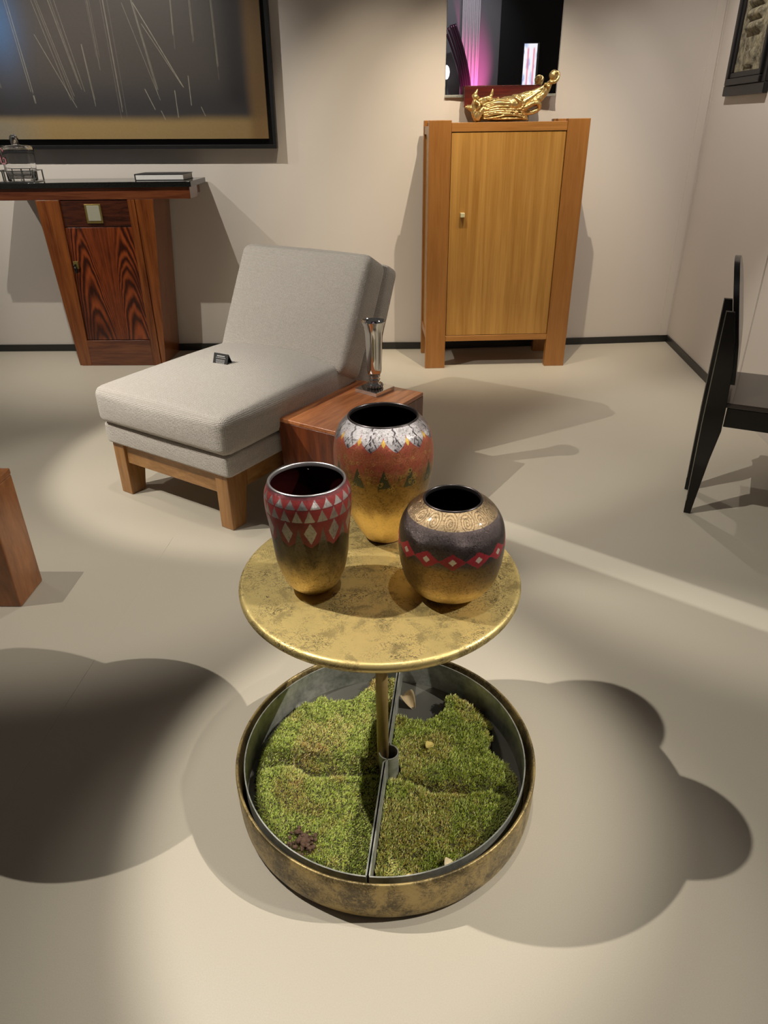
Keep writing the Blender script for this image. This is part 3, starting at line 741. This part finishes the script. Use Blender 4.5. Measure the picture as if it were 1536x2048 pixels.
# wave-washed base and shell body
blob(800, 1455, 0, 300, 130, 34); blob(760, 1420, 0, 250, 110, 30, -.05); blob(1010, 1462, 0, 100, 70, 22)
blob(740, 1300, 0, 240, 120, 100, -.05); blob(900, 1270, -.01, 180, 120, 95, .12); blob(620, 1260, .0, 150, 100, 70)
blob(990, 1215, 0, 110, 80, 60, .3); blob(1000, 1330, 0, 120, 80, 60)
for i in range(60):
    X = random.uniform(540, 1040); Y = 1290+random.uniform(-95, 110)-(X-700)*.06
    blob(X, Y, -.035-random.uniform(0, .012), random.uniform(14, 40), 26, random.uniform(8, 18), random.uniform(-.5, .5))
for i in range(9):
    Y0 = 1250+i*22; chain([(540, Y0+30, -.045), (700, Y0+random.uniform(-20, 10), -.058), (860, Y0+random.uniform(-25, 25), -.055), (1040, Y0+10, -.04)], [7, 11, 10, 6])
chain([(930, 1200, -.05), (985, 1240, -.06), (990, 1300, -.05)], [22, 26, 20])
# drapery sweeping up to the right-hand figure
chain([(960, 1230, 0), (1060, 1180, 0), (1180, 1130, 0), (1310, 1060, 0)], [70, 56, 38, 30])
chain([(1000, 1290, -.01), (1090, 1220, -.015), (1190, 1150, -.01), (1290, 1090, 0)], [60, 44, 30, 22])
# right-hand woman, torso arched and arms behind her head
chain([(1090, 1280, 0), (1180, 1240, -.01), (1235, 1205, -.01)], [48, 52, 56])
chain([(1235, 1205, -.005), (1290, 1150, -.005), (1325, 1090, -.005), (1350, 1030, 0)], [56, 44, 46, 40])
blob(1300, 1035, -.02, 24, 26, 22); blob(1335, 1060, -.025, 24, 26, 24)
chain([(1350, 1030, 0), (1368, 985, 0), (1378, 950, 0)], [30, 20, 20])
blob(1384, 925, 0, 46, 46, 56, .2); blob(1400, 900, .004, 44, 50, 44)
chain([(1360, 1010, -.02), (1410, 1005, -.03), (1446, 955, -.03), (1450, 895, -.012), (1400, 872, 0)], [26, 22, 18, 16, 16])
chain([(1360, 1010, .02), (1400, 1000, .04), (1430, 950, .045), (1440, 895, .02), (1395, 872, 0)], [26, 22, 18, 16, 16])
# curling tail
chain([(1010, 1345, -.02), (1100, 1300, -.03), (1180, 1262, -.035), (1235, 1280, -.03), (1240, 1330, -.02), (1190, 1372, -.015), (1120, 1385, -.01), (1040, 1370, -.01)], [40, 34, 30, 28, 28, 28, 30, 34])
chain([(1060, 1400, 0), (1080, 1440, 0), (1105, 1470, 0)], [40, 34, 16])
# left-hand crouching woman with a conch
chain([(470, 1445, -.01), (440, 1390, -.01), (425, 1310, -.01), (432, 1245, -.01)], [58, 50, 40, 40])
chain([(470, 1440, -.03), (500, 1370, -.04), (530, 1330, -.04)], [44, 34, 28]); chain([(530, 1330, -.04), (505, 1400, -.045), (480, 1462, -.04)], [26, 22, 18])
chain([(470, 1440, .02), (520, 1360, .02), (545, 1330, .02)], [44, 32, 26]); chain([(545, 1330, .02), (530, 1400, .02), (510, 1465, .02)], [26, 22, 18])
chain([(432, 1245, -.01), (436, 1215, -.01), (440, 1195, -.01)], [28, 20, 20]); blob(436, 1178, -.01, 38, 38, 42); blob(470, 1180, -.012, 16, 14, 12)
chain([(420, 1165, 0), (440, 1130, 0), (460, 1085, 0)], [30, 22, 8])
chain([(440, 1240, -.035), (480, 1270, -.05), (470, 1320, -.05), (450, 1345, -.04)], [22, 18, 16, 14])
chain([(440, 1235, .01), (500, 1215, .01), (570, 1195, .005), (625, 1180, 0), (645, 1130, 0), (648, 1090, 0)], [24, 22, 22, 24, 18, 12])
chain([(345, 1290, 0), (380, 1310, 0), (410, 1330, 0)], [14, 38, 44])
for k in range(5):
    blob(322+k*20, 1302+k*5, 0, 12, 18+11*k, 16+9*k)
SG = finish(bm, 'gilt_sculpture', M_gold, smooth=True)
m = SG.modifiers.new('r', 'REMESH'); m.mode = 'VOXEL'; m.voxel_size = .002; m.use_smooth_shade = True
m = SG.modifiers.new('s', 'SMOOTH'); m.factor = .5; m.iterations = 2
tx = bpy.data.textures.new('ripple', 'CLOUDS'); tx.noise_scale = .014; tx.noise_depth = 3
m = SG.modifiers.new('d', 'DISPLACE'); m.texture = tx; m.strength = .0045; m.mid_level = .5; m.texture_coords = 'LOCAL'
tag(SG, 'gilded sculpture of two female figures on a shell boat, atop the oak cabinet', 'sculpture')

# ------------------------------------------------------------------ mirror and wooden box on the wall
MR = thing('wall_mirror', 'tall frameless rectangular mirror hanging above the oak cabinet', 'mirror', (0, 0, 0))
box('mirror_glass', .286, .992, 5.262, 5.268, 1.648, 2.55, M_mirror, MR, .001)
box('backing_board', .290, .988, 5.2685, 5.300, 1.652, 2.54, M_hall, MR, .001)
box('bottom_channel', .284, .994, 5.256, 5.284, 1.634, 1.6475, M_zinc, MR, .001)
WB = thing('wall_box', 'flat dark red wooden box fixed to the wall behind the gilt sculpture', 'box', (0, 0, 0))
box('box_front', .402, .874, 5.150, 5.255, 1.578, 1.690, M_redbox, WB, .002)
box('box_lid', .400, .876, 5.148, 5.255, 1.6905, 1.694, M_redbox, WB, .001)

# ------------------------------------------------------------------ console
CS = thing('console_table', 'console with black stone top on one tapered rosewood cupboard body', 'console', (-1.975, 4.88, 0), math.radians(-.3))
SH = 1.190
box('stone_top', -.655, .650, .0, .375, SH-.032, SH, M_stone, CS, .002)
bm = bmesh.new(); bm_box(bm, -.65, .635, .012, .20, 1.088, SH-.0325)
finish(bm, 'under_frame', M_rosh, CS, bevel=.002)
box('under_frame', -.62, .605, .2005, .37, 1.10, SH-.0325, M_rosh, CS, .002)
zt_ = 1.0875
def X(z, top, bot): return bot + (top-bot)*z/zt_
def slab(name, tl, bl, tr, br, y0, y1, z0, z1, mat, par=CS, bev=.0015):
    l = lambda z: X(z, tl, bl); r = lambda z: X(z, tr, br)
    return hexa(name, [(l(z0), y0, z0), (r(z0), y0, z0), (r(z0), y1, z0), (l(z0), y1, z0), (l(z1), y0, z1), (r(z1), y0, z1), (r(z1), y1, z1), (l(z1), y1, z1)], mat, par, bev)
slab('carcass', -.374, -.319, .388, .296, .06, .372, 0, zt_, M_ros)
# slanted pilasters, stiles, rails
slab('pilaster', -.377, -.322, -.268, -.305, .012, .06, 0, zt_, M_ros)
slab('pilaster', .272, .270, .391, .298, .012, .06, 0, zt_, M_ros)
slab('stile', -.266, -.303, -.219, -.234, .004, .06, 0, zt_, M_ros)
slab('stile', .225, .214, .270, .268, .004, .06, 0, zt_, M_ros)
slab('bottom_rail', -.234, -.234, .2145, .2135, .006, .06, 0, .180, M_rosh)
dw = slab('drawer', -.217, -.232, .223, .212, .016, .06, .926, 1.084, M_rosdark)
pl = box('handle_plate', -.062, .044, .006, .015, .948, 1.062, M_bronzeplate, dw, .002)
tag(pl, 'square brass plate handle'); box('plate_inset', -.048, .034, .003, .0058, .962, 1.054, M_plate, dw, .002)
# door of flame-figured veneer
nx_, nz_ = 170, 300
zs_ = np.linspace(.184, .921, nz_); Z2, X2 = np.meshgrid(zs_, np.linspace(0, 1, nx_), indexing='xy')
xl = -.232 + (-.218+.232)*Z2/zt_; xr = .212 + (.223-.212)*Z2/zt_
XX = xl + (xr-xl)*X2
hx = (X2-.5 - .05*(1-(Z2-.184)/.737))*2*.22; hz = (Z2-.184)/.737
# plume: a fan of streaks up the middle, nested arches folding down on either side
q = np.abs(hx)/.22
ww = .26*(vnoise(X2*5+3, Z2*4+1, 41, 4)-.5) + .05*(vnoise(X2*24+3, Z2*12+1, 42, 4)-.5)
par = hz + 3.2*(q-.60)**2 + ww*.9
ring = .5+.5*np.sin(par*2*PI*6.0 + 3.5*np.sin(par*5+X2*3) + 5*(vnoise(par*4, X2*2+5, 48, 3)-.5))
fan = q/(.06+.55*hz**1.2+.02) + .25*ww
stre = vnoise(fan*9+3+40*(hx > 0), Z2*.8+1, 44, 3)
cm = sm(1.0, .55, fan)
f = ring*(1-cm) + cm*(.15+1.0*stre)
f = np.clip(f*.85 + .35*(vnoise(X2*44+9, Z2*20, 45, 3)-.35), 0, 1)
tone = vnoise(X2*3+8, Z2*4+8, 46, 3)
Cf = blend(np.zeros(f.shape+(3,))+L(srgb(52, 20, 10)), L(srgb(150, 72, 34)), f**1.3)
Cf = blend(Cf, L(srgb(50, 16, 10)), sm(.5, .8, tone)*.6)
V = np.stack([XX, np.full_like(XX, .016), Z2], -1).reshape(-1, 3)
dv = np_mesh('door', V, grid_faces(nx_, nz_)[:, ::-1], M_flame, CS, False, {'Col': Cf.reshape(-1, 3)})
mm = dv.modifiers.new('s', 'SOLIDIFY'); mm.thickness = .018; mm.offset = 1
tag(dv, 'door in flame-figured red-brown veneer')
kp = box('key_plate', -.212, -.180, .005, .0155, .664, .712, M_bronzeplate, dv, .001)
bm = bmesh.new(); tube(bm, [(-.198, .008, .69), (-.203, -.02, .688)], .006, 10); tube(bm, [(-.198, -.012, .682), (-.195, -.012, .665), (-.192, -.012, .640)], [.008, .012, .009], 10)
finish(bm, 'key', M_ironkey, dv, smooth=True)

# book on the console
BK = thing('book', 'thick book with charcoal cover lying on the console top', 'book', (-1.715, 5.00, SH+.0005), math.radians(-3))
box('page_block', .004, .318, .003, .19, .003, .034, M_page, BK, .001)
box('cover', 0, .322, 0, .195, .0342, .037, M_cover, BK, .0008); box('cover', 0, .322, 0, .195, 0, .0028, M_cover, BK, .0008)
box('spine', -.003, -.0002, 0, .195, 0, .037, M_cover, BK, .0008)

# bottle in a low metal rack at the left end
RK = thing('bottle_rack', 'low openwork metal rack around the glass bottle on the console', 'rack', (-2.60, 4.93, SH))
def bar(bm, a, b, r): tube(bm, [a, b], r, 8)
bm = bmesh.new(); bm_box(bm, 0, .262, 0, .14, .001, .005); finish(bm, 'rack_base', M_steel, RK)
for y in (0.003, .137):
    bm = bmesh.new(); bm_box(bm, 0, .262, y-.003, y+.003, .064, .069); finish(bm, 'rail', M_steel, RK)
for x in (0.003, .259):
    bm = bmesh.new(); bm_box(bm, x-.003, x+.003, 0.0061, .1339, .064, .069); finish(bm, 'rail', M_steel, RK)
for x, y in [(a, b) for a in (.004, .06, .125, .19, .258) for b in (.004, .136)]:
    bm = bmesh.new(); bm_box(bm, x-.004, x+.004, y-.002, y+.002, .005, .064); finish(bm, 'rack_post', M_steel, RK)
BT = thing('glass_bottle', 'flat clear glass bottle with silver cap and red monogram, on the console', 'bottle', (-2.446, 5.0, SH+.0055))
def rrect_ring(hw, hd, r, z, n=8):
    pts = []
    for sx, sy, a0 in ((1, 1, 0), (-1, 1, PI/2), (-1, -1, PI), (1, -1, 3*PI/2)):
        for k in range(n+1):
            a = a0+PI/2*k/n; pts.append((sx*(hw-r)+r*math.cos(a), sy*(hd-r)+r*math.sin(a), z))
    return pts
def loft(name, rings, mat, parent):
    bm = bmesh.new(); R_ = [[bm.verts.new(p) for p in r] for r in rings]; n = len(R_[0])
    bm.faces.new(R_[0][::-1]); bm.faces.new(R_[-1])
    for A, B in zip(R_, R_[1:]):
        for i in range(n): bm.faces.new((A[i], A[(i+1) % n], B[(i+1) % n], B[i]))
    return finish(bm, name, mat, parent, smooth=True)
outer = [rrect_ring(.078, .040, .015, 0), rrect_ring(.084, .046, .018, .004), rrect_ring(.090, .048, .02, .09), rrect_ring(.097, .050, .022, .18), rrect_ring(.094, .046, .022, .196), rrect_ring(.080, .034, .02, .204), rrect_ring(.024, .022, .02, .208), rrect_ring(.02, .02, .0199, .215)]
inner = [rrect_ring(.074, .036, .013, .018), rrect_ring(.083, .041, .016, .09), rrect_ring(.090, .043, .018, .178), rrect_ring(.084, .036, .018, .192), rrect_ring(.018, .018, .0179, .200), rrect_ring(.016, .016, .0159, .213)]
bm = bmesh.new()
def addloft(bm, rings, flip):
    R_ = [[bm.verts.new(p) for p in r] for r in rings]; n = len(R_[0])
    for A, B in zip(R_, R_[1:]):
        for i in range(n): bm.faces.new((A[i], A[(i+1) % n], B[(i+1) % n], B[i]))
    bm.faces.new(R_[0]); return R_[-1]
a_ = addloft(bm, outer, 0); b_ = addloft(bm, inner, 1)
for i in range(len(a_)): bm.faces.new((a_[i], a_[(i+1) % len(a_)], b_[(i+1) % len(b_)], b_[i]))
finish(bm, 'glass_body', M_glass, BT, smooth=True)
lathe('cap', [(0, .212), (.021, .212), (.0235, .216), (.026, .245), (.026, .25), (.022, .258), (.012, .266), (0, .268)], M_silver, BT, 40)
def gpoly(pts, w, mat, y):
    bm = bmesh.new()
    for (x0, z0), (x1, z1) in zip(pts, pts[1:]):
        bm_box(bm, min(x0, x1)-w/2, max(x0, x1)+w/2, y, y+.0006, min(z0, z1)-w/2, max(z0, z1)+w/2)
    return bm
G_ = [(-.065, .175), (-.065, .188), (-.090, .188), (-.090, .105), (-.060, .105), (-.060, .135), (-.072, .135)]
finish(gpoly(G_, .010, None, -.0520), 'monogram', M_redprint, BT)
finish(gpoly(G_, .004, None, -.0528), 'monogram_line', M_pinkprint, BT)

# ------------------------------------------------------------------ large painting
PT = thing('framed_painting', 'large dark abstract canvas with pale scratches in a black floater frame', 'painting', (-.812, 5.20, 1.358), 0)
PT.rotation_euler = (0, math.radians(.5), 0)
PW, PHH = 2.3, 1.5; fw = .022
box('frame_rail', -PW, 0, 0, .06, 0, fw, M_matblack, PT, .001); box('frame_rail', -PW, 0, 0, .06, PHH-fw, PHH, M_matblack, PT, .001)
box('frame_rail', -fw, 0, 0, .06, fw, PHH-fw, M_matblack, PT, .001); box('frame_rail', -PW, -PW+fw, 0, .06, fw, PHH-fw, M_matblack, PT, .001)
box('frame_back', -PW+fw, -fw, .035, .06, fw, PHH-fw, M_matblack, PT, .001)
nx_, nz_ = 900, 560
cx0, cx1, cz0, cz1 = -PW+.062, -.050, .058, PHH-.06
gx = np.linspace(cx0, cx1, nx_); gz = np.linspace(cz0, cz1, nz_); GX, GZ = np.meshgrid(gx, gz, indexing='ij')
# pixel-like painting coordinates measured from the lower right corner of the canvas
px_ = 531 + (GX-cx1)/.00345; py_ = 279 - (GZ-cz0)/.00262
C = np.zeros(GX.shape+(3,)) + L(srgb(66, 60, 56))
C = blend(C, L(srgb(40, 40, 44)), np.exp(-((py_-210)/45.)**2)*.7)
C = blend(C, L(srgb(70, 104, 148)), np.clip(np.exp(-((px_-55)/38.)**2-((py_-20)/95.)**2), 0, 1)*.95)
C = blend(C, L(srgb(24, 24, 28)), np.exp(-((px_-480)/28.)**2)*sm(230, 180, py_)*.7)
C = blend(C, L(srgb(142, 118, 76)), sm(222, 246, py_+6*(vnoise(px_/60, py_/60+9, 61, 3)-.5))*.95)
C = blend(C, L(srgb(124, 118, 104)), sm(222, 250, py_)*sm(130, 20, px_)*.8)
C = blend(C, L(srgb(112, 86, 52)), sm(488, 512, px_+4*(vnoise(px_/40, py_/40+9, 62, 3)-.5))*.85)
C = blend(C, L(srgb(92, 96, 100)), np.exp(-((px_+10)/30.)**2)*sm(230, 150, py_)*.0)
C *= (1+.12*(vnoise(px_/3+5, py_/3+900, 63, 3)-.5))[..., None]
rs = np.random.default_rng(21)
def scratch(x0, y0, x1, y1, w, op, col=srgb(186, 180, 160)):
    global C
    dx, dy = x1-x0, y1-y0; L2 = dx*dx+dy*dy
    t_ = np.clip(((px_-x0)*dx+(py_-y0)*dy)/L2, 0, 1)
    d = np.hypot(px_-x0-dx*t_, py_-y0-dy*t_)
    m = np.clip(1.2-d/w, 0, 1)*op*.62*(.5+.5*vnoise(px_/2.+3, py_/9+400, int(abs(x0)) % 50, 3)*1.4)
    C = blend(C, L(col), np.clip(m, 0, 1))
for (x0, x1, yt, yb, w) in [(22, 38, -200, 175, 5), (62, 92, -200, 195, 8), (105, 170, -150, 205, 9), (160, 190, -20, 180, 8), (248, 258, -230, 235, 12), (225, 232, -200, 130, 5), (290, 332, -120, 190, 5), (0, 16, -60, 200, 8), (200, 208, 80, 205, 5), (376, 370, -150, 85, 6), (410, 408, -150, 85, 5), (442, 446, -150, 150, 6)]:
    for k in range(4 if w > 6 else 3):
        o_ = rs.uniform(-w, w); scratch(x0+o_, yt, x1+o_*.8, yb+rs.uniform(-25, 5), .6, rs.uniform(.2, .6))
for s_ in [(308, 0, 380, 168, .9, .8), (318, 40, 378, 165, .7, .7), (308, 172, 322, 215, .8, .9), (363, 175, 364, 232, .8, .9), (391, 145, 391, 206, .9, .9), (409, 210, 415, 229, .8, .8), (333, 218, 339, 237, .8, .8), (288, 0, 334, 195, .6, .5), (8, 145, 18, 175, 1.6, .5), (122, 60, 175, 210, .7, .6), (98, 185, 99, 200, 1.6, .6), (20, -80, 38, 165, 1.0, .8)]:
    scratch(*s_)
V = np.stack([GX, np.full_like(GX, .008), GZ], -1).reshape(-1, 3)
cv = np_mesh('canvas', V, grid_faces(nx_, nz_)[:, ::-1], M_canvas, PT, False, {'Col': C.reshape(-1, 3)})
box('canvas_stretcher', cx0, cx1, .0085, .035, cz0, cz1, plain('raw_canvas', srgb(130, 108, 80), .8), PT, 0)

# ------------------------------------------------------------------ framed relief on the right wall
ra = math.atan2(rdir.y, rdir.x)
AF = thing('framed_relief', 'small stone relief in a heavy black moulded frame on the right wall', 'picture', (*rw(.30, .0), 1.615), ra)
# local x runs towards the viewer along the wall, local -y into the room? keep sign
sgn = -1 if (Matrix.Rotation(ra, 3, 'Z') @ Vector((0, 1, 0))).dot(rn) > 0 else 1
FWd, FH = .655, 1.25
def fr(name, x0, x1, z0, z1, d0, d1, mat, bev=.004): 
    y0, y1 = sorted((sgn*d0, sgn*d1)); return box(name, x0, x1, y0, y1, z0, z1, mat, AF, bev)
for (a, d) in ((0, .03), (.055, .045), (.09, .035)):
    wdt = .055 if a == 0 else .035 if a == .055 else .03
    for nm, (x0, x1, z0, z1) in (('frame_rail', (a, FWd-a, a, a+wdt)), ('frame_rail', (a, FWd-a, FH-a-wdt, FH-a)), ('frame_stile', (a, a+wdt, a+wdt, FH-a-wdt)), ('frame_stile', (FWd-a-wdt, FWd-a, a+wdt, FH-a-wdt))):
        fr(nm, x0, x1, z0, z1, .001, d, M_matblack, .006)
t = NT('carved_stone'); v = t.obj(); n = t.noise(v, 26, 6, .7); t.bump(n, .8, .012)
M_relief = t.out(col=t.ramp(n, [(.35, srgb(60, 54, 44)), (.6, srgb(150, 142, 116))]), rough=.85)
bm = bmesh.new(); nrx, nrz = 50, 110
x0, x1, z0, z1 = .121, FWd-.121, .121, FH-.121
vs = []
for i in range(nrx):
    for j in range(nrz):
        x = x0+(x1-x0)*i/(nrx-1); z = z0+(z1-z0)*j/(nrz-1); zz = z-z0
        h = .018 + .008*float(vnoise(np.array(x*14.), np.array(z*14.), 71, 4))
        if .18 < zz < .55 and .28 < (x-x0)/(x1-x0) < .75: h += .030*abs(math.sin((zz-.18)/.37*PI*6))
        if .02 < zz < .10 and .35 < (x-x0)/(x1-x0) < .7: h += .014
        vs.append(bm.verts.new((x, sgn*h, z)))
for i in range(nrx-1):
    for j in range(nrz-1): bm.faces.new((vs[i*nrz+j], vs[(i+1)*nrz+j], vs[(i+1)*nrz+j+1], vs[i*nrz+j+1]))
rl = finish(bm, 'carved_panel', M_relief, AF, smooth=True)
tag(rl, 'grey-green carved stone panel')

# ------------------------------------------------------------------ black chair at the right
FA = math.atan2(-.423, .906)
BC = thing('black_chair', 'black lacquered wooden side chair seen edge-on at the right', 'chair', (1.229, 2.709, 0), FA)
# local x = the way it faces, local y = away from the viewer
P_ = [(-.001, 0), (.026, 0), (.053, .26), (.072, .39), (.071, .47), (.064, .63), (.046, .76), (.025, .861), (-.006, .861), (-.006, .40)]
def plank(y0, dx=0):
    bm = bmesh.new(); prism(bm, [(x+dx, z) for x, z in P_], y0, y0+.022, 'y')
    o = finish(bm, 'rear_leg', M_black, BC, bevel=.002)
    bm = bmesh.new(); prism(bm, [(dx-.0015, .06), (dx+.0012, .06), (dx-.0035, .40), (dx-.0035, .862), (dx+.024, .862), (dx+.024, .8645), (dx-.0068, .8645), (dx-.0068, .40)], y0-.0006, y0+.0035, 'y')
    e = finish(bm, 'edge_highlight', M_steel, o); tag(e, 'thin strip standing in for the highlight on the black leg edge')  # bevel highlight built as a thin steel strip
plank(0); plank(.236, -.02)
bm = bmesh.new(); n = 40
out = []
BWd = .40; yc_ = .235
for i in range(n+1):
    a = PI*i/n; out.append((yc_ - BWd/2*math.cos(a), .85 + .177*math.sin(a)))
ys_ = np.linspace(.575, .85, 8)
out = [(yc_-BWd/2, float(q)) for q in ys_] + out[1:-1] + [(yc_+BWd/2, float(q)) for q in ys_[::-1]]
A = []; B = []
def bx_(z): return float(np.interp(z, [.5, .57, .65, .73, .82, .90, .97, 1.03], [.070, .062, .054, .043, .025, .009, -.006, -.021]))
for (y, z) in out:
    cur = .03*((y-yc_)/(BWd/2))**2*0
    A.append(bm.verts.new((bx_(z)+cur, y, z))); B.append(bm.verts.new((bx_(z)+.021+cur, y, z)))
nn_ = len(A)
for i in range(nn_//2 - 1):
    k = nn_-1-i
    bm.faces.new((A[i], A[i+1], A[k-1], A[k])) if i+1 != k-1 else None
    bm.faces.new((B[k], B[k-1], B[i+1], B[i])) if i+1 != k-1 else None
for i in range(nn_-1): bm.faces.new((A[i], B[i], B[i+1], A[i+1]))
bm.faces.new((A[0], A[-1], B[-1], B[0]))
if nn_ % 2 == 1:
    m_ = nn_//2; bm.faces.new((A[m_-1], A[m_], A[m_+1])); bm.faces.new((B[m_+1], B[m_], B[m_-1]))
finish(bm, 'backrest', M_black, BC, bevel=.003)
box('seat', .066, .44, .018, .472, .484, .505, plain('dark_brown_seat', srgb(52, 42, 38), .2, coat=.4), BC, .004)
box('apron', .074, .43, .022, .042, .403, .4835, M_black, BC, .002); box('apron', .074, .43, .445, .465, .403, .4835, M_black, BC, .002)
box('apron', .41, .43, .0425, .4445, .403, .4835, M_black, BC, .002); box('apron', .078, .098, .0425, .4445, .403, .4835, M_black, BC, .002)
for y0 in (.03, .42):
    hexa('front_leg', [(.405, y0, 0), (.43, y0, 0), (.43, y0+.035, 0), (.405, y0+.035, 0), (.38, y0, .4025), (.435, y0, .4025), (.435, y0+.035, .4025), (.38, y0+.035, .4025)], M_black, BC, .002)
box('hinge', .054, .068, .002, .018, .507, .524, M_steel, BC, .001)

# ------------------------------------------------------------------ block stool at the left edge
ST = thing('block_stool', 'brown wooden block stool cut off by the left edge of the frame', 'stool', (-1.352, 2.015, 0), 0)
box('stool_body', -.50, 0, 0, .168, 0, .447, M_stump, ST, .006)
box('stool_top', -.50, 0, 0, .168, .4472, .470, M_stump, ST, .004)

# ------------------------------------------------------------------ unseen slit lamp, added to throw the bright strip on the floor
Lp = Vector((1.35, 3.05, 3.05)); mid = Vector((.84, 2.26, 0)); sd_ = (Vector((1.27, 1.94, 0))-Vector((.38, 2.62, 0))).normalized()
bz = (mid-Lp).normalized(); bx = (sd_ - bz*sd_.dot(bz)).normalized(); by = bz.cross(bx)
FLm = thing('added_slit_rig', 'unseen black slit spotlight added to throw the bright strip on the floor', 'lamp')
FLm.matrix_world = Matrix.Translation(Lp) @ Matrix((bx, by, bz)).transposed().to_4x4()
sw = .0078
box('slit_blade', -.22, .22, sw, .2, .4, .404, M_matblack, FLm, 0); box('slit_blade', -.22, .22, -.2, -sw, .4, .404, M_matblack, FLm, 0)
lathe('rig_housing', [(0, -.14), (.05, -.14), (.055, -.02), (.058, .03), (.055, .03), (.052, -.02), (.045, -.12), (0, -.12)], M_matblack, FLm, 32)
spot('added_slit_spot', tuple(Lp), tuple(mid), 150, 37, .12, .0018, (1, .97, .9))

# ------------------------------------------------------------------ things in the hall behind, seen in the mirror
def MB(Xp, Yp): return (.65+(Xp-90)/1435*1.62, 2.98-(Yp/1150)*1.15)
nx_, nz_ = 60, 60
x0, zt2 = MB(1085, 520); x1, zb2 = MB(1250, 1200)
U, Vv = np.meshgrid(np.linspace(0, 1, nx_), np.linspace(0, 1, nz_), indexing='ij')
Cb = np.zeros(U.shape+(3,)) + L(srgb(170, 186, 226))
Cb = blend(Cb, L(srgb(240, 240, 250)), sm(.25, .5, vnoise(U*3, Vv*5+2, 81, 3)+.1*(U-.5)))
Cb = blend(Cb, L(srgb(226, 110, 130)), np.exp(-((np.abs(U-.55)-.22)/.06)**2)*sm(.95, .9, Vv)*.9)
Cb = blend(Cb, L(srgb(120, 130, 190)), sm(.6, .8, vnoise(U*5+4, Vv*7, 82, 3))*sm(.5, .2, U))
LB = thing('light_box', 'glowing picture panel on the dark wall, seen only in the mirror', 'screen', (x0, YB+.1, zb2))
Vb = np.stack([U*(x1-x0), np.zeros_like(U)+.041, Vv*(zt2-zb2)], -1).reshape(-1, 3)
np_mesh('glowing_print', Vb, grid_faces(nx_, nz_), M_lightbox, LB, False, {'Col': Cb.reshape(-1, 3)})
box('case', -.008, x1-x0+.03, -.058, .040, -.01, zt2-zb2+.01, M_steel, LB, .002)
# fluted curtain, lit pink from below
CT = bmesh.new(); x0, _ = MB(290, 0); x1, _ = MB(520, 0); n = 60; A = []; B = []
for i in range(n+1):
    x = x0+(x1-x0)*i/n; y = YB+.05+.022*math.sin(i/n*2*PI*5); A.append(CT.verts.new((x, y, .2))); B.append(CT.verts.new((x, y, 4.0)))
for i in range(n): CT.faces.new((A[i], A[i+1], B[i+1], B[i]))
ct = finish(CT, 'curtain', plain('pale_curtain', srgb(200, 190, 196), .8), smooth=True)
mm = ct.modifiers.new('s', 'SOLIDIFY'); mm.thickness = .004
tag(ct, 'narrow pleated curtain lit pink from below, reflected in the mirror', 'curtain')
spot('wall_fill', (.9, YB+1.6, 4.0), (.85, YB, 2.2), 85, 60, .9, .03, (.92, .95, 1))  # added fill that brightens the grey wall for the mirror
spot('pink_lamp', (1.28, YB+.85, 1.0), ((x0+x1)/2, YB+.02, 2.15), 420, 30, .9, .03, (1, .16, .5))
# ribbed arch
AR = thing('ribbed_arch', 'dark ribbed curved arch sculpture reflected in the left of the mirror', 'sculpture', (0, YB+.32, 0))
for k in range(5):
    bm = bmesh.new(); pts = []
    for s_ in np.linspace(0, 1, 26):
        Xp = 150 + (330-150)*s_**.75 + k*26*(1-.15*s_) - 50; Yp = 300 + 900*s_ - 30*(k/4)*(1-s_)+ (60 if k == 0 else 20 if k == 1 else 0)*(1-s_)
        Xp = 95 + k*28 + 235*s_**1.35*0 + (1-(1-s_)**1.7)*235*1.0
        x, z = MB(Xp, Yp); pts.append((x*.97, 0, z*.985+.02))
    pts.append((pts[-1][0]+.01, 0, .02))
    tube(bm, pts, .017, 10); finish(bm, 'rib', plain('plum_metal', srgb(96, 60, 80), .3, .6), AR, smooth=True)
bm = bmesh.new(); x, z = MB(110, 860)
ellipsoid(bm, (0, 0, 0), (.05, .05, .09)); t = NT('lamp_glow')
WL = thing('white_lamp', 'small white glowing lamp at the lower left of the mirror reflection', 'lamp', (x*.98, YB+.25, z))
finish(bm, 'lamp_shade', t.out(col=(1, 1, 1, 1), emit=(1, 1, 1, 1), es=2.0), WL, smooth=True)
bm = bmesh.new(); tube(bm, [(0, 0, -z), (0, 0, -.08)], .012); tube(bm, [(0, 0, -z), (0, 0, -z+.01)], .1, 24)
finish(bm, 'lamp_stand', M_hall, WL, smooth=True)
